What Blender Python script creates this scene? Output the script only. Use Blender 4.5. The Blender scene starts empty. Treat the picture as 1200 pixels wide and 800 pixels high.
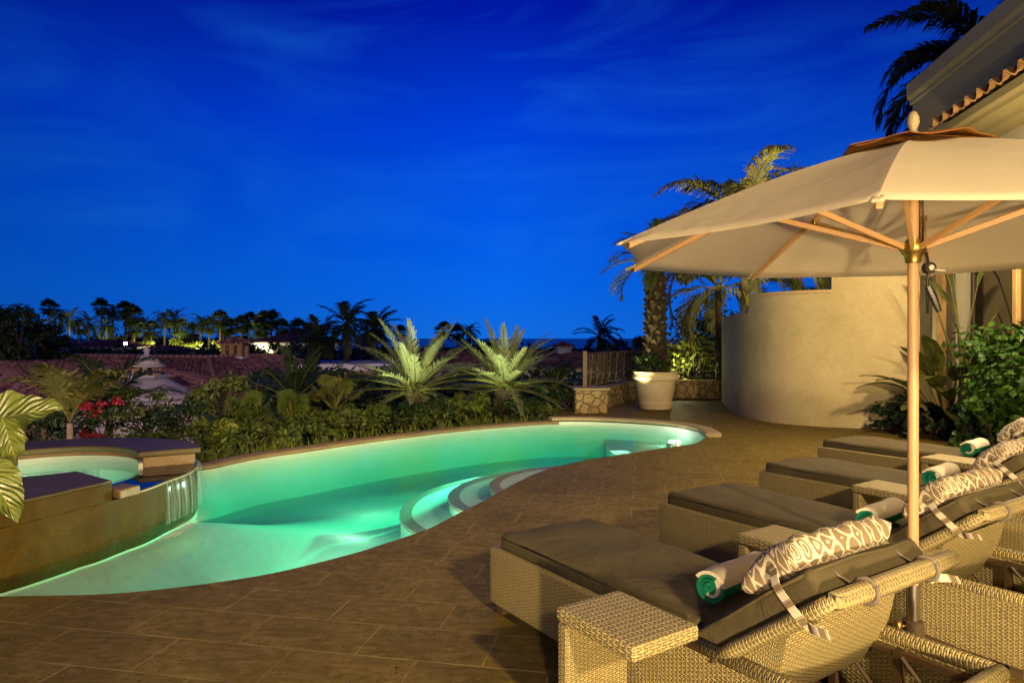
import bpy, bmesh, math, random
import numpy as np
from mathutils import Vector, Matrix, Euler
R = math.radians
rnd = random.Random(7)
S = bpy.context.scene
COL = S.collection
CAM_H, FPX, HOR = 1.5, 800.0, 396.0     # eye height, focal length and horizon row measured on the 1200 px photograph

def G(x, y, z=0.0):
    """survey: world point at height z seen at pixel (x, y) of the photograph"""
    Y = FPX * (CAM_H - z) / (y - HOR)
    return Vector(((x - 600) * Y / FPX, Y, z))
def A(x, y, Y):
    """survey: world point at depth Y seen at pixel (x, y)"""
    return Vector(((x - 600) * Y / FPX, Y, CAM_H - (y - HOR) * Y / FPX))
def V(*a): return Vector(a)

# ------------------------------------------------------------------ mesh builder
class MB:
    def __init__(s): s.v = []; s.f = []; s.uv = []; s.m = []
    def add(s, verts, faces, uvs=None, mi=0):
        b = len(s.v); s.v.extend([tuple(p) for p in verts])
        for i, f in enumerate(faces):
            s.f.append(tuple(b + k for k in f)); s.m.append(mi)
            s.uv.append(uvs[i] if uvs else [(0, 0)] * len(f))
    def box(s, x0, x1, y0, y1, z0, z1, M=None, mi=0):
        p = [V(x, y, z) for z in (z0, z1) for y in (y0, y1) for x in (x0, x1)]
        fs = [(0, 2, 3, 1), (4, 5, 7, 6), (0, 1, 5, 4), (2, 6, 7, 3), (0, 4, 6, 2), (1, 3, 7, 5)]
        ax = [(0, 1), (0, 1), (0, 2), (0, 2), (1, 2), (1, 2)]
        uv = [[(p[k][a[0]], p[k][a[1]]) for k in f] for f, a in zip(fs, ax)]
        if M: p = [M @ q for q in p]
        s.add(p, fs, uv, mi)
    def rbox(s, x0, x1, y0, y1, z0, z1, r=.02, n=(10, 6, 3), puff=0, M=None, mi=0, wob=0):
        """rounded box, optionally puffed upward, corners welded at build time"""
        c = V((x0+x1)/2, (y0+y1)/2, (z0+z1)/2); h = V((x1-x0)/2, (y1-y0)/2, (z1-z0)/2)
        rr = min(r, h.x, h.y, h.z)
        def cs(hh, k):
            m = [-hh, -hh+rr*.3, -hh+rr*.65, -hh+rr]
            mid = [-hh+rr+(2*hh-2*rr)*i/k for i in range(1, k)]
            return m+mid+[-q for q in m[::-1]]
        X, Y, Z = cs(h.x, n[0]), cs(h.y, n[1]), cs(h.z, n[2])
        def fix(p):
            q = V(max(-h.x+rr, min(h.x-rr, p.x)), max(-h.y+rr, min(h.y-rr, p.y)), max(-h.z+rr, min(h.z-rr, p.z)))
            d = p-q
            if d.length > 1e-9: p = q+d.normalized()*rr
            if puff:
                e = (1-(p.x/h.x)**4)*(1-(p.y/h.y)**4)
                p = p+V(0, 0, max(0, e)*puff*(1 if p.z > 0 else -.3))
            if wob:
                p = p+V(0, 0, wob*math.sin(p.x*9+p.y*7)*math.sin(p.y*11-p.x*4))*(1 if p.z > 0 else 0)
            return p+c
        def side(U, W, mk, flip, uvk):
            vs = []; q = []
            for w in W:
                for u in U:
                    a = mk(u, w); q.append(a); vs.append(fix(a))
            fs = []; uv = []
            nu = len(U)
            for j in range(len(W)-1):
                for i in range(nu-1):
                    f = [j*nu+i, j*nu+i+1, (j+1)*nu+i+1, (j+1)*nu+i]
                    if flip: f = f[::-1]
                    fs.append(tuple(f)); uv.append([(q[k][uvk[0]], q[k][uvk[1]]) for k in f])
            s.add([M @ p for p in vs] if M else vs, fs, uv, mi)
        side(X, Y, lambda a, b: V(a, b, h.z), False, (0, 1)); side(X, Y, lambda a, b: V(a, b, -h.z), True, (0, 1))
        side(X, Z, lambda a, b: V(a, -h.y, b), False, (0, 2)); side(X, Z, lambda a, b: V(a, h.y, b), True, (0, 2))
        side(Y, Z, lambda a, b: V(h.x, a, b), False, (1, 2)); side(Y, Z, lambda a, b: V(-h.x, a, b), True, (1, 2))
    def tube(s, path, rad, n=8, caps=True, mi=0, M=None, flat=1.0):
        path = [Vector(p) for p in path]
        if not isinstance(rad, (list, tuple)): rad = [rad]*len(path)
        vs = []; L = 0; ls = []
        up = None
        for i, p in enumerate(path):
            if i: L += (p-path[i-1]).length
            ls.append(L)
            t = (path[min(i+1, len(path)-1)]-path[max(i-1, 0)]).normalized()
            if up is None:
                up = V(0, 0, 1) if abs(t.z) < .9 else V(1, 0, 0)
            sx = t.cross(up)
            if sx.length < 1e-6: sx = t.orthogonal()
            sx.normalize(); up = sx.cross(t).normalized()
            for k in range(n):
                a = 2*math.pi*k/n
                vs.append(p+sx*math.cos(a)*rad[i]+up*math.sin(a)*rad[i]*flat)
        fs = []; uv = []
        for i in range(len(path)-1):
            c = 2*math.pi*max(rad)
            for k in range(n):
                k2 = (k+1) % n
                fs.append((i*n+k, i*n+k2, (i+1)*n+k2, (i+1)*n+k))
                uv.append([(c*k/n, ls[i]), (c*(k+1)/n, ls[i]), (c*(k+1)/n, ls[i+1]), (c*k/n, ls[i+1])])
        if caps:
            fs.append(tuple(range(n))[::-1]); uv.append([(.01*math.cos(k), .01*math.sin(k)) for k in range(n)])
            b = (len(path)-1)*n
            fs.append(tuple(range(b, b+n))); uv.append([(.01*math.cos(k), .01*math.sin(k)) for k in range(n)])
        if M: vs = [M @ p for p in vs]
        s.add(vs, fs, uv, mi)
    def lathe(s, prof, n=24, c=(0, 0, 0), mi=0):
        vs = [V(c[0]+r*math.cos(2*math.pi*k/n), c[1]+r*math.sin(2*math.pi*k/n), c[2]+z) for r, z in prof for k in range(n)]
        fs = []; uv = []; L = 0
        for i in range(len(prof)-1):
            L2 = L+math.hypot(prof[i+1][0]-prof[i][0], prof[i+1][1]-prof[i][1])
            for k in range(n):
                k2 = (k+1) % n
                fs.append((i*n+k, i*n+k2, (i+1)*n+k2, (i+1)*n+k))
                uv.append([(k/n, L), ((k+1)/n, L), ((k+1)/n, L2), (k/n, L2)])
            L = L2
        s.add(vs, fs, uv, mi)
    def grid(s, fn, nu, nv, mi=0, uvs=(1, 1), wrap=False):
        vs = [fn(i/nu, j/nv) for j in range(nv+1) for i in range(nu+1)]
        fs = []; uv = []
        for j in range(nv):
            for i in range(nu):
                a = j*(nu+1)+i
                fs.append((a, a+1, a+nu+2, a+nu+1))
                uv.append([(i/nu*uvs[0], j/nv*uvs[1]), ((i+1)/nu*uvs[0], j/nv*uvs[1]), ((i+1)/nu*uvs[0], (j+1)/nv*uvs[1]), (i/nu*uvs[0], (j+1)/nv*uvs[1])])
        s.add(vs, fs, uv, mi)
    def strip_wall(s, pts, th, z0, z1, mi=0):
        """solid wall along a polyline; thickness th goes to the left of the walking direction"""
        n = len(pts); off = []
        for i in range(n):
            t = (Vector(pts[min(i+1, n-1)][:2])-Vector(pts[max(i-1, 0)][:2])).normalized()
            off.append(V(-t.y, t.x)*th)
        vs = []; ls = 0; L = []
        for i in range(n):
            p = Vector(pts[i][:2])
            if i: ls += (p-Vector(pts[i-1][:2])).length
            L.append(ls); q = p+off[i]
            za = z0[i] if isinstance(z0, (list, tuple)) else z0
            zb = z1[i] if isinstance(z1, (list, tuple)) else z1
            vs += [V(p.x, p.y, za), V(p.x, p.y, zb), V(q.x, q.y, zb), V(q.x, q.y, za)]
        fs = []; uv = []
        for i in range(n-1):
            a, b = i*4, i*4+4
            for k, (o, w) in enumerate((((0, 1), 'v'), ((1, 2), 'h'), ((2, 3), 'v'), ((3, 0), 'h'))):
                i0, i1 = o
                fs.append((a+i0, b+i0, b+i1, a+i1))
                y0, y1 = (vs[a+i0].z, vs[a+i1].z) if w == 'v' else (0, th)
                uv.append([(L[i], y0), (L[i+1], y0), (L[i+1], y1), (L[i], y1)])
        fs.append((0, 1, 2, 3)); uv.append([(0, 0), (0, 1), (th, 1), (th, 0)])
        b = (n-1)*4; fs.append((b+3, b+2, b+1, b)); uv.append([(0, 0), (0, 1), (th, 1), (th, 0)])
        s.add(vs, fs, uv, mi)
    def prism(s, poly, z0, z1, top=True, bottom=True, sides=True, mi=0):
        """extrude a 2-D outline (list of 2-vectors), ear-free triangulation by bmesh"""
        n = len(poly)
        if sides:
            vs = [V(p[0], p[1], z0) for p in poly]+[V(p[0], p[1], z1) for p in poly]
            fs = []; uv = []; L = 0
            for i in range(n):
                j = (i+1) % n
                d = math.hypot(poly[j][0]-poly[i][0], poly[j][1]-poly[i][1])
                fs.append((i, j, n+j, n+i)); uv.append([(L, z0), (L+d, z0), (L+d, z1), (L, z1)]); L += d
            s.add(vs, fs, uv, mi)
        for on, z, fl in ((top, z1, False), (bottom, z0, True)):
            if on: s.fill([poly], z, fl, mi)
    def fill(s, loops, z, flip=False, mi=0):
        bm = bmesh.new(); es = []
        for lp in loops:
            vv = [bm.verts.new((p[0], p[1], z)) for p in lp]
            for i in range(len(vv)): es.append(bm.edges.new((vv[i], vv[(i+1) % len(vv)])))
        bmesh.ops.triangle_fill(bm, edges=es, use_beauty=True)
        bm.verts.index_update()
        vs = [v.co.copy() for v in bm.verts]; fs = []
        for f in bm.faces:
            ix = [v.index for v in f.verts]
            a, b, c = [vs[k] for k in ix]
            up = (b-a).cross(c-a).z > 0
            if up == flip: ix = ix[::-1]
            fs.append(tuple(ix))
        s.add(vs, fs, [[(vs[k].x, vs[k].y) for k in f] for f in fs], mi)
        bm.free()
    def quads_np(s, arr, mi=0, uv=None):
        """arr (N,4,3)"""
        b = len(s.v); N = len(arr)
        s.v.extend(map(tuple, arr.reshape(-1, 3).tolist()))
        for i in range(N):
            s.f.append((b+4*i, b+4*i+1, b+4*i+2, b+4*i+3)); s.m.append(mi)
            s.uv.append(uv or [(0, 0), (1, 0), (1, 1), (0, 1)])
    def mesh(s, name, mats, smooth=False, weld=False):
        me = bpy.data.meshes.new(name)
        me.from_pydata(s.v, [], s.f)
        ul = me.uv_layers.new(name='UVMap')
        flat = [c for u in s.uv for p in u for c in p]
        if len(flat) == len(ul.data)*2: ul.data.foreach_set('uv', flat)
        if not isinstance(mats, (list, tuple)): mats = [mats]
        for m in mats: me.materials.append(m)
        me.polygons.foreach_set('material_index', s.m)
        if smooth: me.polygons.foreach_set('use_smooth', [True]*len(me.polygons))
        if weld:
            bm = bmesh.new(); bm.from_mesh(me); bmesh.ops.remove_doubles(bm, verts=bm.verts, dist=1e-4)
            bmesh.ops.recalc_face_normals(bm, faces=bm.faces); bm.to_mesh(me); bm.free()
        me.update(); me.validate()
        return me
    def build(s, name, mats, parent=None, smooth=False, weld=False, angle=None):
        o = bpy.data.objects.new(name, s.mesh(name, mats, smooth, weld)); COL.objects.link(o)
        if parent: o.parent = parent
        if angle: sharp(o.data, angle)
        return o
def sharp(me, deg):
    bm = bmesh.new(); bm.from_mesh(me); bmesh.ops.remove_doubles(bm, verts=bm.verts, dist=1e-5)
    lim = R(deg)
    for f in bm.faces: f.smooth = True
    for e in bm.edges:
        e.smooth = not (len(e.link_faces) == 2 and e.calc_face_angle(0) > lim)
    bm.to_mesh(me); bm.free()
def bev(o, w=.006, seg=2):
    m = o.modifiers.new('bevel', 'BEVEL'); m.width = w; m.segments = seg; m.limit_method = 'ANGLE'; m.angle_limit = R(40); return o

def tag(o, label=None, cat=None, group=None, kind=None):
    if label: o['label'] = label
    if cat: o['category'] = cat
    if group: o['group'] = group
    if kind: o['kind'] = kind
    return o
def empty(name, loc=(0, 0, 0), rz=0, label=None, cat=None, group=None):
    o = bpy.data.objects.new(name, None); COL.objects.link(o); o.empty_display_size = .2
    o.location = loc; o.rotation_euler = (0, 0, rz)
    return tag(o, label, cat, group)
def copy_tree(o, parent=None):
    c = o.copy(); COL.objects.link(c)
    if parent: c.parent = parent
    for ch in list(o.children): copy_tree(ch, c)
    return c
def inst(name, me, parent):
    o = bpy.data.objects.new(name, me); COL.objects.link(o); o.parent = parent; return o
def smooth_path(pts, k=8, closed=False):
    pts = [Vector(p) for p in pts]; n = len(pts); out = []
    rng = range(n if closed else n-1)
    for i in rng:
        if closed: a, b, c, d = pts[(i-1) % n], pts[i], pts[(i+1) % n], pts[(i+2) % n]
        else: a, b, c, d = pts[max(i-1, 0)], pts[i], pts[i+1], pts[min(i+2, n-1)]
        for j in range(k):
            t = j/k
            out.append(.5*((2*b)+(c-a)*t+(2*a-5*b+4*c-d)*t*t+(3*b-a-3*c+d)*t**3))
    if not closed: out.append(pts[-1])
    return out

# ------------------------------------------------------------------ materials
def lin(r, g, b): 
    f = lambda c: (c/255/12.92) if c/255 <= .04045 else ((c/255+.055)/1.055)**2.4
    return (f(r), f(g), f(b), 1)
class N:
    """tiny node-graph helper"""
    def __init__(s, name):
        s.mat = bpy.data.materials.new(name); s.mat.use_nodes = True
        s.t = s.mat.node_tree; s.bs = s.t.nodes['Principled BSDF']; s.out = s.t.nodes['Material Output']
    def n(s, typ, **kw):
        x = s.t.nodes.new('ShaderNode'+typ)
        for k, v in kw.items():
            if k in ('op',): x.operation = v
            elif k == 'ins':
                for kk, vv in v.items():
                    if hasattr(vv, 'is_linked') or isinstance(vv, bpy.types.NodeSocket): s.t.links.new(vv, x.inputs[kk])
                    else: x.inputs[kk].default_value = vv
            else: setattr(x, k, v)
        return x
    def math(s, op, a, b=0.0, c=0.0):
        x = s.t.nodes.new('ShaderNodeMath'); x.operation = op
        for i, v in enumerate((a, b, c)):
            if isinstance(v, bpy.types.NodeSocket): s.t.links.new(v, x.inputs[i])
            else: x.inputs[i].default_value = v
        return x.outputs[0]
    def mix(s, fac, a, b, blend='MIX'):
        x = s.t.nodes.new('ShaderNodeMix'); x.data_type = 'RGBA'; x.blend_type = blend
        for i, v in ((0, fac), (6, a), (7, b)):
            if isinstance(v, bpy.types.NodeSocket): s.t.links.new(v, x.inputs[i])
            else: x.inputs[i].default_value = v if i == 0 else (tuple(v)+(1,))[:4]
        return x.outputs[2]
    def ramp(s, fac, stops, interp='LINEAR'):
        x = s.t.nodes.new('ShaderNodeValToRGB'); s.t.links.new(fac, x.inputs[0]); cr = x.color_ramp; cr.interpolation = interp
        while len(cr.elements) < len(stops): cr.elements.new(.5)
        for e, (p, c) in zip(cr.elements, stops): e.position = p; e.color = (tuple(c)+(1,))[:4] if isinstance(c, (tuple, list)) else (c, c, c, 1)
        return x.outputs[0]
    def noise(s, scale, detail=4, rough=.55, coord=None, dist=0):
        x = s.t.nodes.new('ShaderNodeTexNoise'); x.inputs['Scale'].default_value = scale; x.inputs['Detail'].default_value = detail
        x.inputs['Roughness'].default_value = rough; x.inputs['Distortion'].default_value = dist
        s.t.links.new(coord or s.obj(), x.inputs['Vector']); return x.outputs['Fac']
    def obj(s):
        if not hasattr(s, '_tc'): s._tc = s.t.nodes.new('ShaderNodeTexCoord')
        return s._tc.outputs['Object']
    def uvs(s):
        s.obj(); return s._tc.outputs['UV']
    def mapping(s, vec, rot=(0, 0, 0), scale=(1, 1, 1), loc=(0, 0, 0)):
        x = s.t.nodes.new('ShaderNodeMapping'); s.t.links.new(vec, x.inputs[0])
        x.inputs['Rotation'].default_value = rot; x.inputs['Scale'].default_value = scale; x.inputs['Location'].default_value = loc
        return x.outputs[0]
    def bump(s, h, strength=.3, dist=.01, chain=None):
        x = s.t.nodes.new('ShaderNodeBump'); x.inputs['Strength'].default_value = strength; x.inputs['Distance'].default_value = dist
        s.t.links.new(h, x.inputs['Height'])
        if chain: s.t.links.new(chain, x.inputs['Normal'])
        return x.outputs[0]
    def set(s, color=None, rough=None, normal=None, metal=None, spec=None):
        for k, v in (('Base Color', color), ('Roughness', rough), ('Normal', normal), ('Metallic', metal), ('Specular IOR Level', spec)):
            if v is None: continue
            if isinstance(v, bpy.types.NodeSocket): s.t.links.new(v, s.bs.inputs[k])
            else: s.bs.inputs[k].default_value = (tuple(v)+(1,))[:4] if k == 'Base Color' else v
        return s.mat
def mottled(name, c1, c2, scale=6, rough=.7, bump=.25, bdist=.01, fine=60, spec=.4, lo=.35, hi=.65):
    m = N(name)
    a = m.noise(scale, 5); b = m.noise(fine, 3)
    col = m.mix(m.ramp(a, [(lo, 0), (hi, 1)]), c1, c2)
    col = m.mix(.5, col, m.mix(b, tuple(.7*q for q in c1), tuple(min(1, 1.15*q) for q in c2)))
    return m.set(col, rough, m.bump(m.math('ADD', a, b), bump, bdist), spec=spec)
def leafmat(name, c1, c2, rough=.5, scale=2.5, trans=.25):
    m = N(name)
    a = m.noise(scale, 2); b = m.noise(scale*9, 1)
    col = m.mix(m.ramp(m.math('ADD', m.math('MULTIPLY', a, .6), m.math('MULTIPLY', b, .4)), [(.38, 0), (.62, 1)]), c1, c2)
    m.set(col, rough, spec=.35)
    if trans:
        tr = m.n('BsdfTranslucent', ins={'Color': col})
        mx = m.n('MixShader', ins={0: trans, 1: m.bs.outputs[0], 2: tr.outputs[0]})
        m.t.links.new(mx.outputs[0], m.out.inputs[0])
    return m.mat

def wicker(name, c_hi, c_lo, cu=.021, cv=.0082):
    """woven rattan: upright stakes every cu metres, strands every cv metres, in the panel's own UV metres"""
    m = N(name)
    sep = m.n('SeparateXYZ', ins={0: m.uvs()})
    nz = m.noise(30, 2)
    u = m.math('ADD', m.math('DIVIDE', sep.outputs[0], cu), m.math('MULTIPLY', m.math('SUBTRACT', nz, .5), .5))
    v = m.math('ADD', m.math('DIVIDE', sep.outputs[1], cv), m.math('MULTIPLY', m.math('SUBTRACT', m.noise(22, 2), .5), .9))
    row = m.math('FLOOR', v)
    strand = m.math('SINE', m.math('MULTIPLY', m.math('FRACT', v), math.pi))
    over = m.math('ADD', .5, m.math('MULTIPLY', .5, m.math('COSINE', m.math('MULTIPLY', m.math('ADD', u, row), math.pi))))
    stake = m.math('ABSOLUTE', m.math('COSINE', m.math('MULTIPLY', m.math('ADD', u, .5), math.pi)))
    h1 = m.math('MULTIPLY', m.math('POWER', strand, .6), m.math('ADD', .18, m.math('MULTIPLY', over, .82)))
    h2 = m.math('MULTIPLY', m.math('SUBTRACT', 1, over), m.math('MULTIPLY', .55, m.math('SUBTRACT', 1, m.math('POWER', stake, 2.0))))
    h = m.math('MAXIMUM', h1, h2)
    wn = m.n('TexWhiteNoise', noise_dimensions='2D')
    cv2 = m.n('CombineXYZ', ins={0: m.math('FLOOR', m.math('DIVIDE', u, 2)), 1: row}); m.t.links.new(cv2.outputs[0], wn.inputs['Vector'])
    tone = m.mix(wn.outputs[0], tuple(.8*q for q in c_hi), c_hi)
    tone = m.mix(m.math('MULTIPLY', m.noise(4, 4, .6), .6), tone, tuple(.6*q for q in c_hi))
    col = m.mix(m.ramp(h, [(.12, 0), (.6, 1)]), c_lo, tone)
    return m.set(col, .55, m.bump(h, 1.0, .005), spec=.35)
def fabric(name, c1, c2, wr=.35):
    m = N(name)
    a = m.noise(5, 4, .6, dist=.6); b = m.noise(420, 2); c = m.noise(1.6, 2)
    col = m.mix(a, c1, c2); col = m.mix(m.math('MULTIPLY', b, .5), col, tuple(.6*q for q in c1))
    return m.set(col, .9, m.bump(b, .25, .002, m.bump(m.math('ADD', a, m.math('MULTIPLY', c, .8)), wr, .03)), spec=.15)
def plain(name, c, rough=.5, metal=0, spec=.5):
    m = N(name); a = m.noise(14, 3)
    return m.set(m.mix(a, tuple(.85*q for q in c), tuple(min(1, 1.1*q) for q in c)), rough, metal=metal, spec=spec)

M = {}
M['wicker'] = wicker('wicker', (.48, .38, .15), (.035, .024, .009))
M['wicker_roll'] = wicker('wicker roll', (.50, .40, .165), (.05, .036, .014), cu=.03, cv=.009)
M['cushion'] = fabric('charcoal cushion cloth', (.080, .064, .030), (.112, .090, .044), .5)
M['brown_metal'] = plain('bronze painted metal', (.085, .052, .024), .45)
M['steel'] = plain('brushed steel', (.55, .5, .42), .3, 1)
M['teak'] = None
M['strap'] = None
M['canopy'] = None

m = N('pale teak pole'); w = m.noise(9, 4, .6, m.mapping(m.obj(), scale=(9, 9, .6)))
M['teak'] = m.set(m.mix(w, (.46, .25, .10), (.62, .38, .18)), .42, m.bump(w, .1, .002))
m = N('canopy canvas'); w = m.noise(500, 1); w2 = m.noise(2.0, 3)
col = m.mix(w2, (.80, .72, .52), (.87, .79, .60)); m.set(col, .95, m.bump(m.math('ADD', w2, m.math('MULTIPLY', m.noise(7, 4, .6), .5)), .35, .03, m.bump(w, .2, .001)), spec=.1)
tr = m.n('BsdfTranslucent', ins={'Color': col}); mx = m.n('MixShader', ins={0: .64, 1: m.bs.outputs[0], 2: tr.outputs[0]}); m.t.links.new(mx.outputs[0], m.out.inputs[0])
M['canopy'] = m.mat
M['cap_cloth'] = fabric('rust canvas', (.20, .075, .012), (.28, .115, .022), .6)
M['brass'] = plain('antique brass', (.42, .27, .07), .35, .9)
M['black'] = plain('black plastic', (.02, .018, .015), .4)
M['white_plastic'] = plain('white cord', (.7, .66, .55), .6)
M['finial'] = mottled('pale turned wood', (.27, .20, .09), (.34, .26, .13), 20, .5)

# patterned pillow: cream lattice of linked hexagons on taupe
m = N('lattice print cotton'); uv = m.mapping(m.uvs(), rot=(0, 0, R(3)))
sp = m.n('SeparateXYZ', ins={0: uv})
nx = m.math('MULTIPLY', m.math('SUBTRACT', m.noise(14, 1), .5), 1.1)
a = m.math('COSINE', m.math('ADD', m.math('MULTIPLY', sp.outputs[0], 2*math.pi/.060), nx))
b = m.math('COSINE', m.math('ADD', m.math('MULTIPLY', sp.outputs[1], 2*math.pi/.078), nx))
c = m.math('COSINE', m.math('MULTIPLY', m.math('ADD', sp.outputs[0], sp.outputs[1]), 2*math.pi/.085))
f = m.math('ADD', m.math('ADD', a, b), m.math('MULTIPLY', c, .45))
line1 = m.math('LESS_THAN', m.math('ABSOLUTE', m.math('SUBTRACT', f, .1)), .46)
line2 = m.math('LESS_THAN', m.math('ABSOLUTE', m.math('ADD', f, 1.55)), .28)
ln = m.math('MAXIMUM', line1, line2)
M['lattice'] = m.set(m.mix(ln, (.23, .17, .095), (.66, .56, .38)), .9, m.bump(m.noise(300, 2), .2, .002, m.bump(m.noise(9, 3), .4, .02)), spec=.15)
m = N('striped strap'); sp = m.n('SeparateXYZ', ins={0: m.uvs()})
st = m.math('LESS_THAN', m.math('FRACT', m.math('MULTIPLY', sp.outputs[1], 16)), .42)
M['strap'] = m.set(m.mix(st, (.70, .60, .40), (.22, .16, .085)), .9)
M['grey_strap'] = plain('grey elastic', (.16, .13, .09), .8)
def towel(name, c):
    m = N(name); a = m.noise(160, 3); b = m.noise(12, 3)
    return m.set(m.mix(a, tuple(.75*q for q in c), c), .95, m.bump(m.math('ADD', a, b), .6, .006), spec=.1)
M['towel_green'] = towel('green terry', (.012, .20, .10)); M['towel_cream'] = towel('cream terry', (.80, .70, .50))

# travertine deck, laid on the diagonal
m = N('travertine paving'); vec = m.mapping(m.obj(), rot=(0, 0, R(11)), loc=(.11, .07, 0))
br = m.n('TexBrick', offset=.5, ins={'Vector': vec, 'Scale': 1.0, 'Mortar Size': .006, 'Mortar Smooth': .3, 'Brick Width': .62, 'Row Height': .345, 'Color1': (.0, .0, .0, 1), 'Color2': (1, 1, 1, 1), 'Mortar': (.5, .5, .5, 1), 'Bias': 0})
sh = m.n('VectorMath', operation='MULTIPLY_ADD'); m.t.links.new(br.outputs['Color'], sh.inputs[0]); sh.inputs[1].default_value = (6, 9, 4); m.t.links.new(m.obj(), sh.inputs[2])
n1 = m.noise(2.3, 6, .62, sh.outputs[0], dist=.8); n2 = m.noise(16, 5, .65); n3 = m.noise(75, 3)
strk = m.noise(5, 5, .6, m.mapping(m.obj(), rot=(0, 0, R(11)), scale=(1, 4.5, 1)), .5)
base = m.mix(m.ramp(n1, [(.32, 0), (.68, 1)]), (.088, .061, .010), (.175, .125, .028))
base = m.mix(m.math('MULTIPLY', br.outputs['Color'], .45), base, (.122, .085, .016))
base = m.mix(m.ramp(strk, [(.45, 0), (.75, .6)]), base, (.25, .172, .05))
base = m.mix(m.ramp(n2, [(.42, 0), (.80, .75)]), base, (.060, .040, .008))
vor = m.n('TexVoronoi', ins={'Vector': m.obj(), 'Scale': 26.0, 'Randomness': 1.0})
pit = m.math('MULTIPLY', m.math('LESS_THAN', vor.outputs['Distance'], .16), m.math('GREATER_THAN', n1, .55))
chip = m.math('MULTIPLY', m.math('LESS_THAN', vor.outputs['Distance'], .13), m.math('LESS_THAN', n1, .40))
base = m.mix(m.math('MULTIPLY', pit, .8), base, (.012, .008, .004)); base = m.mix(m.math('MULTIPLY', chip, .5), base, (.30, .22, .12))
base = m.mix(m.math('MULTIPLY', br.outputs['Fac'], m.ramp(m.noise(3, 3), [(.35, .08), (.65, .75)])), base, (.30, .22, .075))
M['deck'] = m.set(base, m.ramp(n2, [(.3, .5), (.7, .75)]), m.bump(m.math('SUBTRACT', m.math('MULTIPLY', m.math('ADD', n2, n3), .5), m.math('MULTIPLY', br.outputs['Fac'], .6)), .35, .006), spec=.12)
M['coping'] = mottled('coping stone', (.16, .10, .045), (.27, .18, .085), 5, .6, .3, .008, 40)
M['coping_light'] = mottled('pale coping stone', (.30, .22, .11), (.42, .32, .17), 5, .6, .3, .008, 40)
# spa wall: big travertine slabs
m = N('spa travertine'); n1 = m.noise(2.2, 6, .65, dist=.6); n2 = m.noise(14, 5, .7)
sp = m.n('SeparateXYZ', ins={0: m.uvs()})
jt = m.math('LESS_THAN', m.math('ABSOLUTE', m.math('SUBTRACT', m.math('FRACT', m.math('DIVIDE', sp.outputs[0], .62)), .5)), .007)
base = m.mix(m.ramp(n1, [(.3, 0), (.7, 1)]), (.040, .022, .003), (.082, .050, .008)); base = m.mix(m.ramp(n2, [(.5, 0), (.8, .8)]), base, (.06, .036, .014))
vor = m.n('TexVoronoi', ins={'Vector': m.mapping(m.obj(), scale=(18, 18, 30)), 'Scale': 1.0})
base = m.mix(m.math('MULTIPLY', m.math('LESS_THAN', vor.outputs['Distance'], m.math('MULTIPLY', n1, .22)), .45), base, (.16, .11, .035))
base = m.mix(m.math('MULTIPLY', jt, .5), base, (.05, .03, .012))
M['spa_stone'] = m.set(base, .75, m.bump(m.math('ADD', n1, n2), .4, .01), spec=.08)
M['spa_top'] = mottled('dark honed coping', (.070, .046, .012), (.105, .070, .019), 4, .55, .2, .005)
# pool plaster and tile
m = N('pool plaster'); n1 = m.noise(1.2, 4, .6, dist=.4); n2 = m.noise(9, 4)
M['plaster'] = m.set(m.mix(n1, (.62, .66, .52), (.76, .78, .64)), .8, m.bump(n2, .2, .02))
m = N('white mosaic tile'); ck = m.n('TexBrick', offset=0.0, ins={'Vector': m.uvs(), 'Scale': 1.0, 'Brick Width': .15, 'Row Height': .15, 'Mortar Size': .004, 'Color1': (.74, .72, .58, 1), 'Color2': (.80, .78, .64, 1), 'Mortar': (.45, .42, .32, 1)})
M['tile'] = m.set(ck.outputs['Color'], .3)
m = N('brown step tile'); M['step_tile'] = m.set(m.mix(m.ramp(m.noise(30, 3), [(.35, 0), (.65, 1)]), (.32, .20, .10), (.46, .32, .17)), .5)

# still water: clear, slightly rough from the long exposure; colour comes from absorption inside the body of water
m = N('pool water'); 
fr = m.n('Fresnel', ins={'IOR': 1.33})
bp = m.bump(m.noise(2.2, 3, .5), .10, .05); m.t.links.new(bp, fr.inputs['Normal'])
gl = m.n('BsdfGlossy', ins={'Roughness': .12, 'Normal': bp}); tr = m.n('BsdfTransparent')
mx = m.n('MixShader', ins={0: m.math('MULTIPLY', fr.outputs[0], .38), 1: tr.outputs[0], 2: gl.outputs[0]}); m.t.links.new(mx.outputs[0], m.out.inputs[0])
ab = m.n('VolumeAbsorption', ins={'Color': (.03, .89, .77, 1), 'Density': .66}); m.t.links.new(ab.outputs[0], m.out.inputs[1])
M['water'] = m.mat
m = N('water film'); fr = m.n('Fresnel', ins={'IOR': 1.33})
gl = m.n('BsdfGlossy', ins={'Roughness': .04}); tr = m.n('BsdfTransparent', ins={'Color': (.92, .95, .9, 1)})
mx = m.n('MixShader', ins={0: fr.outputs[0], 1: tr.outputs[0], 2: gl.outputs[0]}); m.t.links.new(mx.outputs[0], m.out.inputs[0]); M['film'] = m.mat
m = N('falling water'); st = m.noise(1, 3, .6, m.mapping(m.uvs(), scale=(26, 1.1, 1)))
al = m.ramp(st, [(.42, .04), (.72, .55)]); tr = m.n('BsdfTransparent', ins={'Color': (.88, .97, .93, 1)})
wt = m.n('BsdfTranslucent', ins={'Color': (.75, .82, .72, 1)}); df = m.n('BsdfDiffuse', ins={'Color': (.75, .82, .72, 1)}); gl = m.n('BsdfGlossy', ins={'Roughness': .15})
w1 = m.n('MixShader', ins={0: .5, 1: df.outputs[0], 2: wt.outputs[0]}); w2 = m.n('MixShader', ins={0: .04, 1: w1.outputs[0], 2: gl.outputs[0]})
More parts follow.
